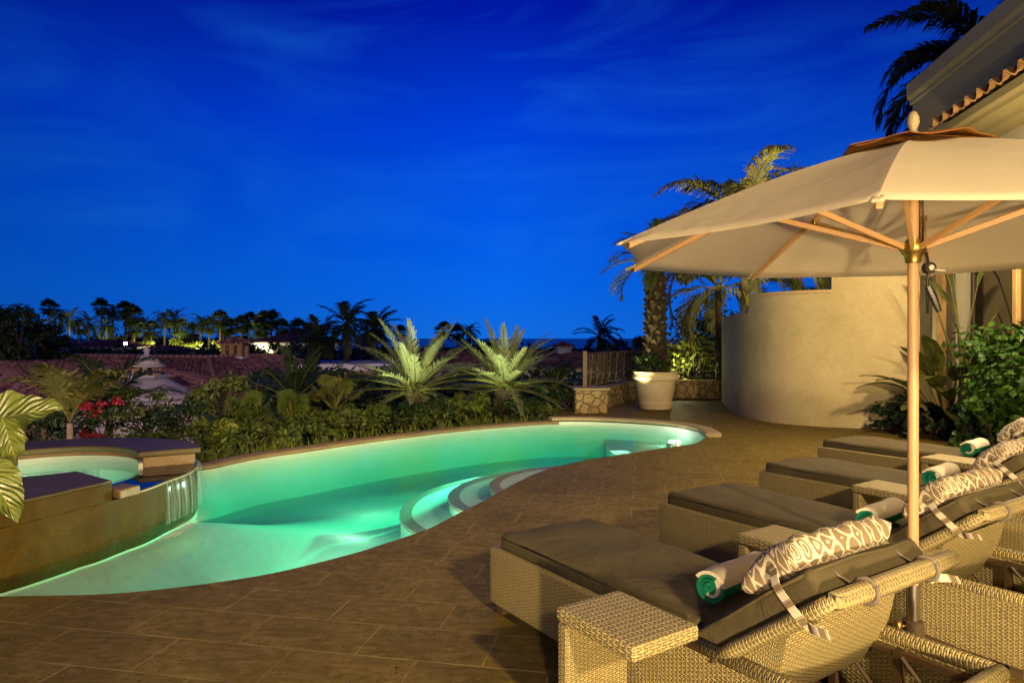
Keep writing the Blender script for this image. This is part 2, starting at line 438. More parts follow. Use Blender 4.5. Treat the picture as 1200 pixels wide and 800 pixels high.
mx = m.n('MixShader', ins={0: al, 1: tr.outputs[0], 2: w2.outputs[0]}); m.t.links.new(mx.outputs[0], m.out.inputs[0]); M['fall'] = m.mat
m = N('foam'); st = m.noise(6, 4, .6, m.mapping(m.uvs(), scale=(1, 1, 1)))
sp = m.n('SeparateXYZ', ins={0: m.uvs()})
edge = m.math('MULTIPLY', m.math('SINE', m.math('MULTIPLY', sp.outputs[1], math.pi)), m.math('SINE', m.math('MULTIPLY', sp.outputs[0], math.pi)))
al = m.math('MULTIPLY', m.math('MULTIPLY', edge, edge), m.ramp(st, [(.25, .55), (.7, .95)]))
tr = m.n('BsdfTransparent'); df = m.n('BsdfDiffuse', ins={'Color': (.85, .88, .78, 1)}); wt = m.n('BsdfTranslucent', ins={'Color': (.85, .9, .8, 1)})
w1 = m.n('MixShader', ins={0: .5, 1: df.outputs[0], 2: wt.outputs[0]})
mx = m.n('MixShader', ins={0: al, 1: tr.outputs[0], 2: w1.outputs[0]}); m.t.links.new(mx.outputs[0], m.out.inputs[0]); M['foam'] = m.mat

m = N('sand coloured stucco'); n1 = m.noise(.9, 4, .6); n2 = m.noise(45, 4)
st_ = m.noise(1.5, 5, .65, m.mapping(m.obj(), scale=(1.6, 1.6, .35)), .6); n3 = m.noise(6, 4, .6, dist=1.0)
M['stucco'] = m.set(m.mix(m.math('MULTIPLY', m.ramp(st_, [(.5, 0), (.78, 1)]), .20), m.mix(m.ramp(m.math('ADD', m.math('MULTIPLY', n1, .6), m.math('MULTIPLY', n3, .4)), [(.35, 0), (.65, 1)]), (.44, .355, .17), (.57, .47, .25)), (.35, .275, .13)), .9, m.bump(m.math('ADD', m.math('MULTIPLY', n2, .6), n3), .35, .015), spec=.15)
M['stucco_cap'] = mottled('cap stucco', (.50, .36, .17), (.60, .44, .23), 3, .85, .3, .01)
m = N('rubble stone'); vo = m.n('TexVoronoi', ins={'Vector': m.obj(), 'Scale': 5.5, 'Randomness': .95}); ve = m.n('TexVoronoi', feature='DISTANCE_TO_EDGE', ins={'Vector': m.obj(), 'Scale': 5.5, 'Randomness': .95})
n2 = m.noise(18, 5, .7)
base = m.mix(vo.outputs['Color'], (.30, .21, .09), (.42, .32, .16)); base = m.mix(m.ramp(n2, [(.45, 0), (.7, .85)]), base, (.09, .06, .025))
base = m.mix(m.ramp(ve.outputs[0], [(.02, 1), (.07, 0)]), base, (.14, .10, .05))
M['rubble'] = m.set(base, .9, m.bump(m.math('ADD', m.ramp(ve.outputs[0], [(0, 0), (.12, 1)]), m.math('MULTIPLY', n2, .5)), .8, .03), spec=.2)
M['pot'] = mottled('cast stone pot', (.56, .43, .24), (.68, .54, .32), 4, .85, .3, .01)
M['iron'] = plain('bronzed iron', (.07, .045, .02), .5, .3)
M['soil'] = mottled('dark soil', (.03, .02, .012), (.055, .038, .02), 8, .95, .6, .03)
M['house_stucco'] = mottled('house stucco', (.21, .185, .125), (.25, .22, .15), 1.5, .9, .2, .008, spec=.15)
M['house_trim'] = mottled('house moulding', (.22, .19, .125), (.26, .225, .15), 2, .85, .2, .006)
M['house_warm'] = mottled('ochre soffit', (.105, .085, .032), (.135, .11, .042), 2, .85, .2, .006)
m = N('window glass'); M['glass'] = m.set((.012, .011, .009), .06, spec=.6)
M['door_wood'] = plain('varnished door wood', (.42, .26, .09), .45)
M['pale_wall'] = mottled('pale interior wall', (.62, .56, .36), (.70, .63, .42), 3, .85)
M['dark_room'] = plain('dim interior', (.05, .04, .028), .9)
def tilemat(name, cs):
    m = N(name); sp = m.n('SeparateXYZ', ins={0: m.uvs()})
    wn = m.n('TexWhiteNoise', noise_dimensions='2D'); cv = m.n('CombineXYZ', ins={0: m.math('FLOOR', sp.outputs[0]), 1: m.math('FLOOR', sp.outputs[1])}); m.t.links.new(cv.outputs[0], wn.inputs['Vector'])
    col = m.ramp(wn.outputs[0], [(0, cs[0]), (.5, cs[1]), (1, cs[2])]); col = m.mix(m.math('MULTIPLY', m.noise(9, 4), .6), col, tuple(.45*q for q in cs[1]))
    return m.set(col, .8, spec=.25)
M['roof_tile'] = tilemat('clay roof tile', [(.10, .045, .04), (.27, .12, .10), (.50, .27, .22)])
M['eave_tile'] = tilemat('house roof tile', [(.19, .095, .032), (.29, .16, .055), (.36, .22, .08)])
M['nb_wall'] = mottled('ochre house wall', (.36, .22, .10), (.42, .27, .13), 1.2, .9)
M['nb_pale'] = mottled('pale house wall', (.46, .40, .32), (.56, .50, .42), 1.2, .9)
M['nb_white'] = mottled('white house wall', (.70, .70, .68), (.78, .78, .76), 1.2, .9)
M['dome'] = mottled('cement dome', (.34, .31, .30), (.42, .38, .36), 2, .9)
M['trunk'] = mottled('palm trunk', (.018, .012, .005), (.055, .038, .016), 12, .95, .9, .03)
M['far_trunk'] = mottled('far palm trunk', (.20, .15, .08), (.28, .21, .12), 4, .95, .5, .03)
M['bark'] = mottled('shrub bark', (.024, .017, .010), (.045, .033, .017), 20, .95, .6)
M['terrain'] = mottled('scrubby ground', (.020, .024, .010), (.040, .042, .018), .25, .95, .6, .1, 3)
M['bed'] = mottled('planting soil', (.020, .015, .008), (.040, .030, .014), 3, .95, .7, .05)
m = N('sea'); M['sea'] = m.set((.004, .010, .030), .35, m.bump(m.noise(.03, 4), .4, 1.0), spec=.3)
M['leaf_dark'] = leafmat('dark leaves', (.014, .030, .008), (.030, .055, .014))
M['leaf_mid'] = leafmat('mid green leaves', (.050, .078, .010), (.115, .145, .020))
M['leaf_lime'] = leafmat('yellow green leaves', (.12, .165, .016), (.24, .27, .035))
M['leaf_ivy'] = leafmat('glossy climber leaves', (.018, .058, .005), (.055, .125, .010), .38, 4)
M['leaf_paddle'] = leafmat('paddle leaves', (.075, .10, .018), (.15, .165, .034), .42, 3)
M['frond_date'] = leafmat('grey green fronds', (.145, .185, .070), (.25, .285, .12), .5, 3)
M['frond_green'] = leafmat('green fronds', (.055, .090, .018), (.12, .15, .032), .5, 2)
M['frond_olive'] = leafmat('olive fronds', (.12, .13, .025), (.21, .195, .045), .5, 2, .42)
M['frond_dark'] = leafmat('dark fronds', (.014, .026, .010), (.028, .045, .015), .55, 1)
M['frond_far'] = leafmat('far palm fronds', (.045, .075, .018), (.10, .13, .030), .6, .6)
M['petal'] = leafmat('red bougainvillea bracts', (.20, .006, .014), (.30, .014, .028), .6)
m = N('veined croton leaf'); sp = m.n('SeparateXYZ', ins={0: m.uvs()})
side = m.math('ABSOLUTE', sp.outputs[0])
rib = m.math('LESS_THAN', side, .035)
ph = m.math('SUBTRACT', m.math('MULTIPLY', sp.outputs[1], 9.0), m.math('MULTIPLY', side, 3.2))
vein = m.math('MULTIPLY', m.math('LESS_THAN', m.math('ABSOLUTE', m.math('SUBTRACT', m.math('FRACT', ph), .5)), .055), m.math('LESS_THAN', side, .9))
wav = m.math('SINE', m.math('MULTIPLY', ph, 2*math.pi))
col = m.mix(m.noise(6, 3), (.040, .056, .008), (.072, .086, .012)); col = m.mix(m.math('MAXIMUM', rib, m.math('MULTIPLY', vein, .5)), col, (.125, .12, .028))
M['croton'] = m.set(col, .38, m.bump(m.math('ADD', m.math('MULTIPLY', wav, .5), m.math('MULTIPLY', m.noise(40, 2), .4)), .5, .012))
def emit(name, c, s):
    m = N(name); e = m.n('Emission', ins={'Color': tuple(c)+(1,), 'Strength': s}); m.t.links.new(e.outputs[0], m.out.inputs[0]); return m.mat
M['lamp_pool'] = emit('pool lamp lens', (1, 1, .9), 90); M['lamp_warm'] = emit('warm lamp', (1, .85, .5), 120)
# ================================================================== setting: pool, deck, ground
def xy(p): return (p[0], p[1])
near_px = [(-60, 700), (30, 698), (150, 694), (300, 675), (400, 652), (450, 637), (500, 620), (530, 605), (570, 585), (600, 568), (640, 550), (690, 538.5), (740, 530.5), (790, 523), (815, 519), (828, 512)]
far_px = [(818, 505.5), (790, 500), (750, 496.5), (700, 494), (655, 493.5), (600, 496.5), (533, 502.5), (433, 514.5), (360, 525), (300, 533.5), (250, 544)]
near_w = smooth_path([G(*p) for p in near_px], 6); far_w = smooth_path([G(*p) for p in far_px], 6)
back_w = smooth_path([far_w[-1]+V(-.25, -.25, 0), V(-4.35, 7.3, 0), V(-5.2, 6.6, 0), V(-5.6, 5.4, 0), V(-5.2, 4.3, 0), V(-4.2, 3.95, 0)], 5)
OUT = [xy(p) for p in near_w+far_w+back_w]
def offset_poly(poly, d):
    n = len(poly); out = []
    ar = sum(poly[i][0]*poly[(i+1) % n][1]-poly[(i+1) % n][0]*poly[i][1] for i in range(n))
    sgn = 1 if ar > 0 else -1
    for i in range(n):
        a, b = Vector(poly[i-1]), Vector(poly[(i+1) % n]); t = (b-a).normalized()
        out.append((poly[i][0]+t.y*d*sgn, poly[i][1]-t.x*d*sgn))
    return out
POOLZ = -.64; WZ = -.06
# basin: walls, floor, a tile band at the water line
b = MB(); b.prism(OUT, POOLZ, -.006, top=False, bottom=False); 
b.fill([OUT], POOLZ)
basin = tag(b.build('pool_basin', M['plaster'], angle=40), kind='structure')
# sun shelf at the narrow end, and the curved entry steps against the near edge
def circ(cx, cy, r, n=64, sx=1, sy=1, rot=0):
    return [(cx+r*sx*math.cos(2*math.pi*k/n)*math.cos(rot)-r*sy*math.sin(2*math.pi*k/n)*math.sin(rot), cy+r*sx*math.cos(2*math.pi*k/n)*math.sin(rot)+r*sy*math.sin(2*math.pi*k/n)*math.cos(rot)) for k in range(n)]
b = MB(); b.prism(circ(3.3, 11.2, 1.75, 48, 1, 1.3), POOLZ+.004, -.30, bottom=False)
shelf = tag(b.build('pool_shelf', M['plaster'], angle=40), kind='structure')
steps = empty('pool_steps', (0, 0, 0)); tag(steps, kind='structure')
for i, (r, z, nm) in enumerate(((1.75, -.34, 'step_tread'), (1.30, -.22, 'step_tread'), (.90, -.13, 'step_tread'))):
    b = MB(); pl = circ(.75, 7.75, r, 72, 1.2, 1.0, R(45)); b.prism(pl, POOLZ+.006, z, bottom=False)
    st = b.build(nm, M['plaster'], steps, angle=40)
    b = MB(); inn = circ(.75, 7.75, r-.10, 72, 1.2, 1.0, R(45)); ou = circ(.75, 7.75, r+.012, 72, 1.2, 1.0, R(45))
    n = len(inn); vs = [V(*p, z+.004) for p in ou]+[V(*p, z+.004) for p in inn]+[V(*p, z-.03) for p in ou]
    b.add(vs, [(k, (k+1) % n, n+(k+1) % n, n+k) for k in range(n)]+[(2*n+k, 2*n+(k+1) % n, (k+1) % n, k) for k in range(n)])
    b.build('step_nosing', M['step_tile'], st)
# the body of water
b = MB(); b.prism(offset_poly(OUT, .05), POOLZ-.03, WZ)
water = tag(b.build('pool_water', M['water']), kind='structure')

# deck: one sheet from behind the viewer round the pool to the far low wall
near_deck = [xy(p) for p in near_w]; tip_n = 28
far_deck = [xy(p) for p in far_w[:25]]           # right end of the far edge, up to the low wall pier
deck_poly = [(-14, -9), (14, -9), (14, 22), (5.6, 21.0), (5.0, 17.8), (4.0, 17.9), (3.0, 17.3), (2.3, 16.4), (1.5, 15.2), (1.0, 14.4), (.72, 13.6)]
deck_poly += far_deck[::-1]+near_deck[::-1]+[(-5.4, 3.6), (-14, 3.6)]
b = MB(); b.fill([deck_poly], 0.0)
deck = tag(b.build('deck', M['deck']), kind='structure')
# rounded stone edge hanging into the pool along the near side
b = MB()
for i in range(len(near_w)-1):
    p, q = near_w[i], near_w[i+1]
    for (r0, z0), (r1, z1) in (((0, 0), (.014, -.012)), ((.014, -.012), (.014, -.045)), ((.014, -.045), (-.03, -.05))):
        pass
near_off = offset_poly(OUT, -.016)[:len(near_w)]
vs = []; fs = []
for p, q in zip(near_w, near_off): vs += [V(p.x, p.y, .001), V(q[0], q[1], -.008), V(q[0], q[1], -.045), V(p.x, p.y, -.05)]
for i in range(len(near_w)-1):
    for k in range(3): fs.append((4*i+k, 4*i+k+1, 4*i+4+k+1, 4*i+4+k))
b = MB(); b.add(vs, fs)
tag(b.build('pool_edge', M['coping'], smooth=True), kind='structure')

# far coping: narrow flush rim on the garden side, raised curb round the right end
fo = offset_poly(OUT, .24); nn = len(near_w)
split = 24
def rim(i0, i1, z0, z1, w, mat, name):
    o2 = offset_poly(OUT, w); o1 = offset_poly(OUT, -.012)
    vs = []; fs = []; uv = []
    idx = list(range(i0, i1))
    for k in idx: vs += [V(*OUT[k], z1-.055), V(*o1[k], z1-.045), V(*o1[k], z1-.012), V(*OUT[k], z1), V(*o2[k], z1), V(*o2[k], z0)]
    for k in range(len(idx)-1):
        for j in range(5): fs.append((6*k+j, 6*k+j+1, 6*k+6+j+1, 6*k+6+j))
    fs.append(tuple(range(6))); e = 6*(len(idx)-1); fs.append(tuple(range(e, e+6))[::-1])
    b = MB(); b.add(vs, fs); return tag(b.build(name, mat, angle=50), kind='structure')
rim(nn+split, nn+len(far_w)+8, -.30, .0, .22, M['coping'], 'pool_coping')
rim(nn-1, nn+split+2, -.05, .065, .22, M['coping_light'], 'pool_curb')

# ground: planting bed falling away behind the pool, then terrain to the horizon and the sea
base = [Vector((*p, 0)) for p in fo[nn+split-4:nn+len(far_w)+14]]
vs = []; fs = []; rings = [(0, -.16), (.8, -.2), (2.0, -.35), (4.0, -.9), (7.5, -2.0), (12, -3.2)]
cen = V(-.6, 8.0, 0)
for p in base:
    d = (p-V(.5, 7.0, 0)); d.z = 0; d.normalize()
    d = (d*.6+V(0, 1, 0)*.6).normalized() if p.x > -2 else d
    for r, z in rings: vs.append(p+d*r+V(0, 0, z))
k = len(rings)
for i in range(len(base)-1):
    for j in range(k-1): fs.append((i*k+j, (i+1)*k+j, (i+1)*k+j+1, i*k+j+1))
b = MB(); b.add(vs, fs); tag(b.build('planting_bed', M['bed'], smooth=True), kind='structure')
def terr(x, y):
    z = -3.2
    if y > 45: z += min(1, (y-45)/45)*2.1
    if x > 0: z -= min(1.6, x*.02)*min(1, max(0, (y-30)/60))
    if y > 190: z -= min(24, (y-190)*.12)
    return z+.25*math.sin(x*.11)*math.cos(y*.09)
b = MB()
ysn = [-60, -30, 0, 14, 20, 28, 38, 50, 64, 80, 100, 125, 155, 190, 240, 300, 380, 480]
xsn = [-420, -260, -160, -110, -80, -60, -45, -32, -22, -12, 0, 12, 24, 40, 60, 90, 140, 220, 340]
vs = [V(x, y, terr(x, y)) for y in ysn for x in xsn]; fs = []
for j in range(len(ysn)-1):
    for i in range(len(xsn)-1): a = j*len(xsn)+i; fs.append((a, a+1, a+len(xsn)+1, a+len(xsn)))
b.add(vs, fs); tag(b.build('terrain', M['terrain'], smooth=True), kind='structure')
b = MB(); b.add([V(-30000, 200, -21), V(30000, 200, -21), V(30000, 30000, -21), V(-30000, 30000, -21)], [(0, 1, 2, 3)])
tag(b.build('sea', M['sea']), kind='structure')

# ================================================================== spa
SC = V(-4.15, 6.0, 0); RI = .78
wall_pts = [(-90, 1.98), (-62, 1.76), (-54, 1.60), (-46, 1.46), (-29, 1.30), (-7, 1.20), (20, 1.24), (45, 1.30), (90, 1.32), (140, 1.36), (180, 1.50), (225, 1.8), (270, 1.98)]
def spa_r(th):
    th = (th+90) % 360-90
    for (a, ra), (c, rc) in zip(wall_pts, wall_pts[1:]):
        if a <= th <= c: 
            t = (th-a)/(c-a); t = t*t*(3-2*t)*.5+t*.5; return ra+(rc-ra)*t
    return 1.9
def sp(th, r, z=0): return V(SC.x+r*math.cos(R(th)), SC.y+r*math.sin(R(th)), z)
spa = empty('spa', SC, 0, 'round raised stone spa spilling water over its lip into the green pool', 'spa')
def rel(mb): mb.v = [tuple(Vector(p)-SC) for p in mb.v]; return mb
ths = list(range(-90, 270, 4)); n = len(ths)
outl = [sp(t, spa_r(t)) for t in ths]; inn = [sp(t, RI) for t in ths]
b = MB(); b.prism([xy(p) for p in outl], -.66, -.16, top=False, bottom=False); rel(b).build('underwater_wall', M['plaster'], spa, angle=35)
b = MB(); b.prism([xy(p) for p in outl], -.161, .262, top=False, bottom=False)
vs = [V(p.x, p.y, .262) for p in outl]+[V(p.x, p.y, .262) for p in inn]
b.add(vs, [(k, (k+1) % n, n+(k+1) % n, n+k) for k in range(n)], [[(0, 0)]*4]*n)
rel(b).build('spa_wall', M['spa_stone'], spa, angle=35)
b = MB(); b.prism([xy(p) for p in inn[::-1]], -.5, .262, top=False, bottom=False); b.fill([[xy(p) for p in inn]], -.5)
rel(b).build('spa_basin', M['plaster'], spa, angle=40)
def ring(t0, t1, r0, r1, z0, z1, name, mat, step=4, bevel=.012):
    tt = [t0+(t1-t0)*i/max(1, round((t1-t0)/step)) for i in range(max(1, round((t1-t0)/step))+1)]
    b = MB(); vs = []; fs = []
    for t in tt:
        ra = r0(t) if callable(r0) else r0; rb = r1(t) if callable(r1) else r1
        vs += [sp(t, ra, z0), sp(t, rb, z0), sp(t, rb, z1), sp(t, ra, z1)]
    for i in range(len(tt)-1):
        for k in range(4): fs.append((4*i+k, 4*i+(k+1) % 4, 4*i+4+(k+1) % 4, 4*i+4+k))
    fs.append((3, 2, 1, 0)); e = 4*(len(tt)-1); fs.append((e, e+1, e+2, e+3))
    b.add(vs, fs); o = rel(b).build(name, mat, spa, angle=30); return bev(o, bevel)
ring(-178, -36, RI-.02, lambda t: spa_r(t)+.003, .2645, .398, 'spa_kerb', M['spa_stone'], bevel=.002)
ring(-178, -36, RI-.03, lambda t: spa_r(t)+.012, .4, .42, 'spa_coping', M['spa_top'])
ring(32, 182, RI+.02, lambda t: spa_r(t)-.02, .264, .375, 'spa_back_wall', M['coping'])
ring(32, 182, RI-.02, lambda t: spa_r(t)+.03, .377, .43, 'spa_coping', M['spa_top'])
ring(26, 185, RI-.02, RI+.02, .20, .34, 'tile_band', M['tile'], bevel=.003)
ring(-34, -26, lambda t: spa_r(t)-.16, lambda t: spa_r(t)+.05, .264, .335, 'spout_block', M['coping'])
ring(-26, 45, lambda t: spa_r(t)-.05, lambda t: spa_r(t)+.012, .264, .278, 'spill_lip', M['coping_light'], bevel=.004)
b = MB(); cc = [xy(p) for p in [sp(t, RI+.0) for t in ths]]; b.prism(cc, -.49, .284)
tag(b.build('spa_water', M['water']), kind='structure')
tt = list(range(-30, 47, 3))
b = MB(); vs = [sp(t, RI-.0, .2835) for t in tt]+[sp(t, spa_r(t)-.0, .2835) for t in tt]; k = len(tt)
b.add(vs, [(i, k+i, k+i+1, i+1) for i in range(k-1)]); tag(b.build('spill_water', M['film'], smooth=True), kind='structure')
tt = list(range(-12, 47, 2)); b = MB()
prof = [(.0, .2838), (.014, .274), (.024, .235), (.032, .15), (.038, .05), (.042, WZ-.01)]
vs = []; fs = []; uv = []
for i, t in enumerate(tt):
    wv = .012*math.sin(t*.9)+.008*math.sin(t*2.3)
    for r, z in prof: vs.append(sp(t, spa_r(t)+.012+(r+wv*min(1, r*12)), z))
k = len(prof)
for i in range(len(tt)-1):
    for j in range(k-1):
        fs.append((i*k+j, (i+1)*k+j, (i+1)*k+j+1, i*k+j+1)); uv.append([(i*.045, prof[j][1]), ((i+1)*.045, prof[j][1]), ((i+1)*.045, prof[j+1][1]), (i*.045, prof[j+1][1])])
b.add(vs, fs, uv); tag(b.build('spill_waterfall', M['fall'], smooth=True), kind='structure')
arc = smooth_path([G(168, 643, WZ), G(190, 634, WZ), G(212, 622, WZ), G(232, 607, WZ), G(246, 592, WZ)], 6); b = MB(); vs = []
for i, p in enumerate(arc):
    t = (arc[min(i+1, len(arc)-1)]-arc[max(i-1, 0)]).normalized(); s = V(-t.y, t.x, 0)
    w = .05+.10*i/len(arc)
    for j in range(7): vs.append(p+s*(j/6-.5)*2*w+V(0, 0, .012+.012*math.sin(j*1.3+i)))
fs = []; uv = []; m_ = len(arc)
for i in range(m_-1):
    for j in range(6): fs.append((i*7+j, i*7+j+1, i*7+8+j, i*7+7+j)); uv.append([(i/(m_-1), j/6), (i/(m_-1), (j+1)/6), ((i+1)/(m_-1), (j+1)/6), ((i+1)/(m_-1), j/6)])
b.add(vs, fs, uv); tag(b.build('water_foam', M['foam'], smooth=True), kind='stuff')

b = MB(); tt = list(range(-100, 64, 4))
def skirt(u, v):
    t = -100+164*u; r = spa_r(t)-.02+2.6*v; k = 1-max(0, min(1, (t-5)/65)); k = k*k*(3-2*k); z = -.635+.46*k*.5*(1+math.cos(math.pi*v**.8)); return sp(t, r, z)
b.grid(skirt, 40, 16); tag(b.build('added_floor_rise', M['plaster'], smooth=True), kind='structure')  # invented rise of the floor, shaped to give a pale gradient beside the spa

# ================================================================== garden walls, railing, pot
wp = [(846, 470), (849, 474.5), (853, 479), (860, 484), (872, 488.5), (890, 492.5), (915, 496), (950, 499), (1000, 501.5), (1040, 503), (1078, 504)]
wpts = smooth_path([G(*p) for p in wp], 6)
def px_of(p): return 600+FPX*p.x/p.y
gw = empty('garden_wall', wpts[20], 0, 'curved sand stucco garden wall stepping up in three heights', 'wall')
def seg(x0, x1):
    ix = [i for i, p in enumerate(wpts) if x0 <= px_of(p) < x1]
    return wpts[ix[0]:ix[-1]+2]
cuts = [(800, 875, 1.92), (875, 968, 2.26), (968, 1100, 2.62)]
for (x0, x1, h), t in zip(cuts, (0, 0, 0)):
    pts = seg(x0, x1)
    b = MB(); b.strip_wall([p-wpts[20] for p in pts], .30+t, -.05, h)
    b.build('wall_body', M['stucco'], gw, angle=35)
    b = MB(); pin = [p+V(.0, -.035, 0)*1 for p in pts]
    ext = pts[0]+(pts[0]-pts[1]).normalized()*.04
    b.strip_wall([p-wpts[20] for p in [ext+V(0, -.035, 0)]+pin], .38, h-.004, h+.06); bev(b.build('wall_cap', M['stucco_cap'], gw, angle=35), .02, 3)
# rubble wall with its end pier
rw = smooth_path([V(1.62, 13.75, 0), V(1.95, 14.5, 0), V(2.45, 15.6, 0), V(3.1, 16.6, 0), V(4.0, 17.1, 0), V(5.35, 17.0, 0)], 6)
lw = empty('rubble_wall', rw[0], 0, 'low curved rubble stone wall with square end pier beside the pool', 'wall')
b = MB(); b.strip_wall([p-rw[0] for p in rw], .35, -.1, .44); bev(b.build('wall_body', M['rubble'], lw, angle=35), .03)
pc = V(1.62, 13.98, 0)-rw[0]
b = MB(); b.rbox(pc.x-.36, pc.x+.30, pc.y-.34, pc.y+.34, -.1, .46, .05); b.build('pier', M['rubble'], lw, smooth=True, weld=True)
b = MB(); b.rbox(pc.x-.40, pc.x+.34, pc.y-.38, pc.y+.38, .455, .50, .02, (10, 6, 2)); b.build('pier_cap', M['coping_light'], lw, smooth=True, weld=True)
rp = [p+V(-.17*1, .10, .44) for p in rw[1:]]
fence = empty('iron_railing', rp[0], 0, 'bronzed iron railing with scrolls on top of the low rubble wall', 'railing')
post = MB(); post.box(-.045, .045, -.045, .045, 0, .80)
o = bev(post.build('post', M['iron'], fence), .006)
b = MB()
for z in (.06, .74): b.tube([p-rp[0]+V(0, 0, z) for p in rp], .016, 6)
b.build('rail', M['iron'], fence)
tot = 0; kk = 0
bal = MB(); bal.tube([V(0, 0, .06), V(0, 0, .74)], .011, 6); balm = bal.mesh('baluster', M['iron'])
scr = MB()
for sgn in (1, -1):
    for z0, d in ((.23, 1), (.55, -1)):
        pts = []
        for i in range(26):
            a = i/25*3.4*math.pi; r = .062*(1-i/25*.85)
            pts.append(V(sgn*(.006+r*math.cos(a)*.8), 0, z0+d*r*math.sin(a)*1.35))
        scr.tube(pts, .0085, 5)
scr.tube([V(-.06, 0, .06), V(.0, 0, .40), V(.06, 0, .74)], .008, 5)
scrm = scr.mesh('scroll', M['iron'])
acc = 0; i = 0; last = rp[0]; nxt = .11
d = []
for a, c in zip(rp, rp[1:]):
    L = (c-a).length; s = 0
    while acc+L-s > nxt-1e-9 and nxt < 40:
        t = (nxt-acc)/L
        if t > 1: break
        p = a.lerp(c, t); ang = math.atan2((c-a).y, (c-a).x)
        o = inst('baluster' if i % 4 < 3 else 'scroll', balm if i % 4 < 3 else scrm, fence); o.location = p-rp[0]; o.rotation_euler = (0, 0, ang); i += 1; nxt += .115
    acc += L
o = inst('post', fence.children[0].data, fence); o.location = rp[-1]-rp[0]; m_ = o.modifiers.new('bevel', 'BEVEL'); m_.width = .006
# big pot
PP = G(768, 481); PP.y += .25; PP.x = 168/800*PP.y
pot = empty('flower_pot', PP, 0, 'large pale cast stone pot with banded rim at the end of the patio', 'pot')
b = MB(); b.lathe([(.0, .0), (.315, 0), (.325, .05), (.335, .11), (.345, .115), (.352, .14), (.35, .165), (.345, .17), (.42, .60), (.435, .625), (.475, .635), (.485, .655), (.485, .69), (.468, .71), (.455, .76), (.475, .775), (.47, .80), (.43, .80), (.41, .74), (.0, .74)], 40)
b.build('pot_body', M['pot'], pot, smooth=True, angle=45)
b = MB(); b.lathe([(0, .73), (.2, .735), (.41, .72)], 24); b.build('soil', M['soil'], pot, smooth=True)
b = MB(); b.lathe([(0, 0), (.30, 0), (.335, .0), (.345, .02), (.32, .022)], 32, (0, 0, .004)); b.build('saucer', M['spa_top'], pot, smooth=True)

# ================================================================== house on the right
hd = V(.15, 1, 0).normalized(); hang = math.atan2(hd.y, hd.x)
house = empty('house', (5.4, 0, 0), hang, 'two storey stucco house with tiled eave and glazed doors beside the patio', 'house')
b = MB(); b.box(-2, 12.5, -7, .0, 3.6, 5.80); house_upper = b.build('upper_wall', M['house_stucco'], house)
prof = [(.004, 5.72), (.03, 5.74), (.03, 5.80), (.08, 5.86), (.08, 6.10), (-.3, 6.10), (-.3, 5.805), (.004, 5.805)]
def mould(mb, prof, x0, x1):
    n = len(prof); vs = [V(x0, y, z) for y, z in prof]+[V(x1, y, z) for y, z in prof]
    fs = [(k, (k+1) % n, n+(k+1) % n, n+k) for k in range(n)]+[tuple(range(n))[::-1], tuple(range(n, 2*n))]
    mb.add(vs, fs)
b = MB(); mould(b, prof, -2, 12.56); b.build('cornice', M['house_trim'], house)
for x0, x1, y1 in ((11.62, 12.5, -.004), (-2, 2.0, -.004), (2.0, 11.62, -4)):
    b = MB(); b.box(x0, x1, -7, y1, 0, 3.598); b.build('lower_wall', M['house_stucco'], house)
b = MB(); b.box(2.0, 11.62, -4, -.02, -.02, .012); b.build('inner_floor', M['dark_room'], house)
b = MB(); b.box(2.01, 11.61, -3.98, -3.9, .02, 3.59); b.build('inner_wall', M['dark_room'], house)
for x0, x1, y0, y1 in ((11.46, 11.62, -.14, .05), (9.24, 9.34, -.10, .02), (6.9, 7.0, -.10, .02), (4.6, 4.7, -.10, .02)):
    b = MB(); b.box(x0, x1, y0, y1, 0, 3.6); bev(b.build('door_post', M['door_wood'], house), .01)
b = MB(); b.box(10.55, 11.04, -.30, -.05, 0, 3.59); b.build('pale_panel', M['pale_wall'], house)
b = MB(); b.box(11.06, 11.45, -.30, -.10, 0, 3.59); b.build('door_leaf', M['house_trim'], house)
g = MB(); g.box(9.36, 10.53, -.07, -.05, .12, 3.55); go = g.build('window_pane', M['glass'], house)
g = MB(); g.box(7.02, 9.22, -.07, -.05, .12, 3.55); g.build('window_pane', M['glass'], house)
g = MB(); g.box(4.72, 6.88, -.07, -.05, .12, 3.55); g.build('window_pane', M['glass'], house)
for x0, x1 in ((9.36, 10.53), (7.02, 9.22), (4.72, 6.88)):
    b = MB(); b.box(x0, x0+.07, -.09, -.03, .10, 3.57); b.box(x1-.07, x1, -.09, -.03, .10, 3.57); b.box(x0+.07, x1-.07, -.088, -.032, .02, .12)
    b.build('window_frame', M['brown_metal'], house)
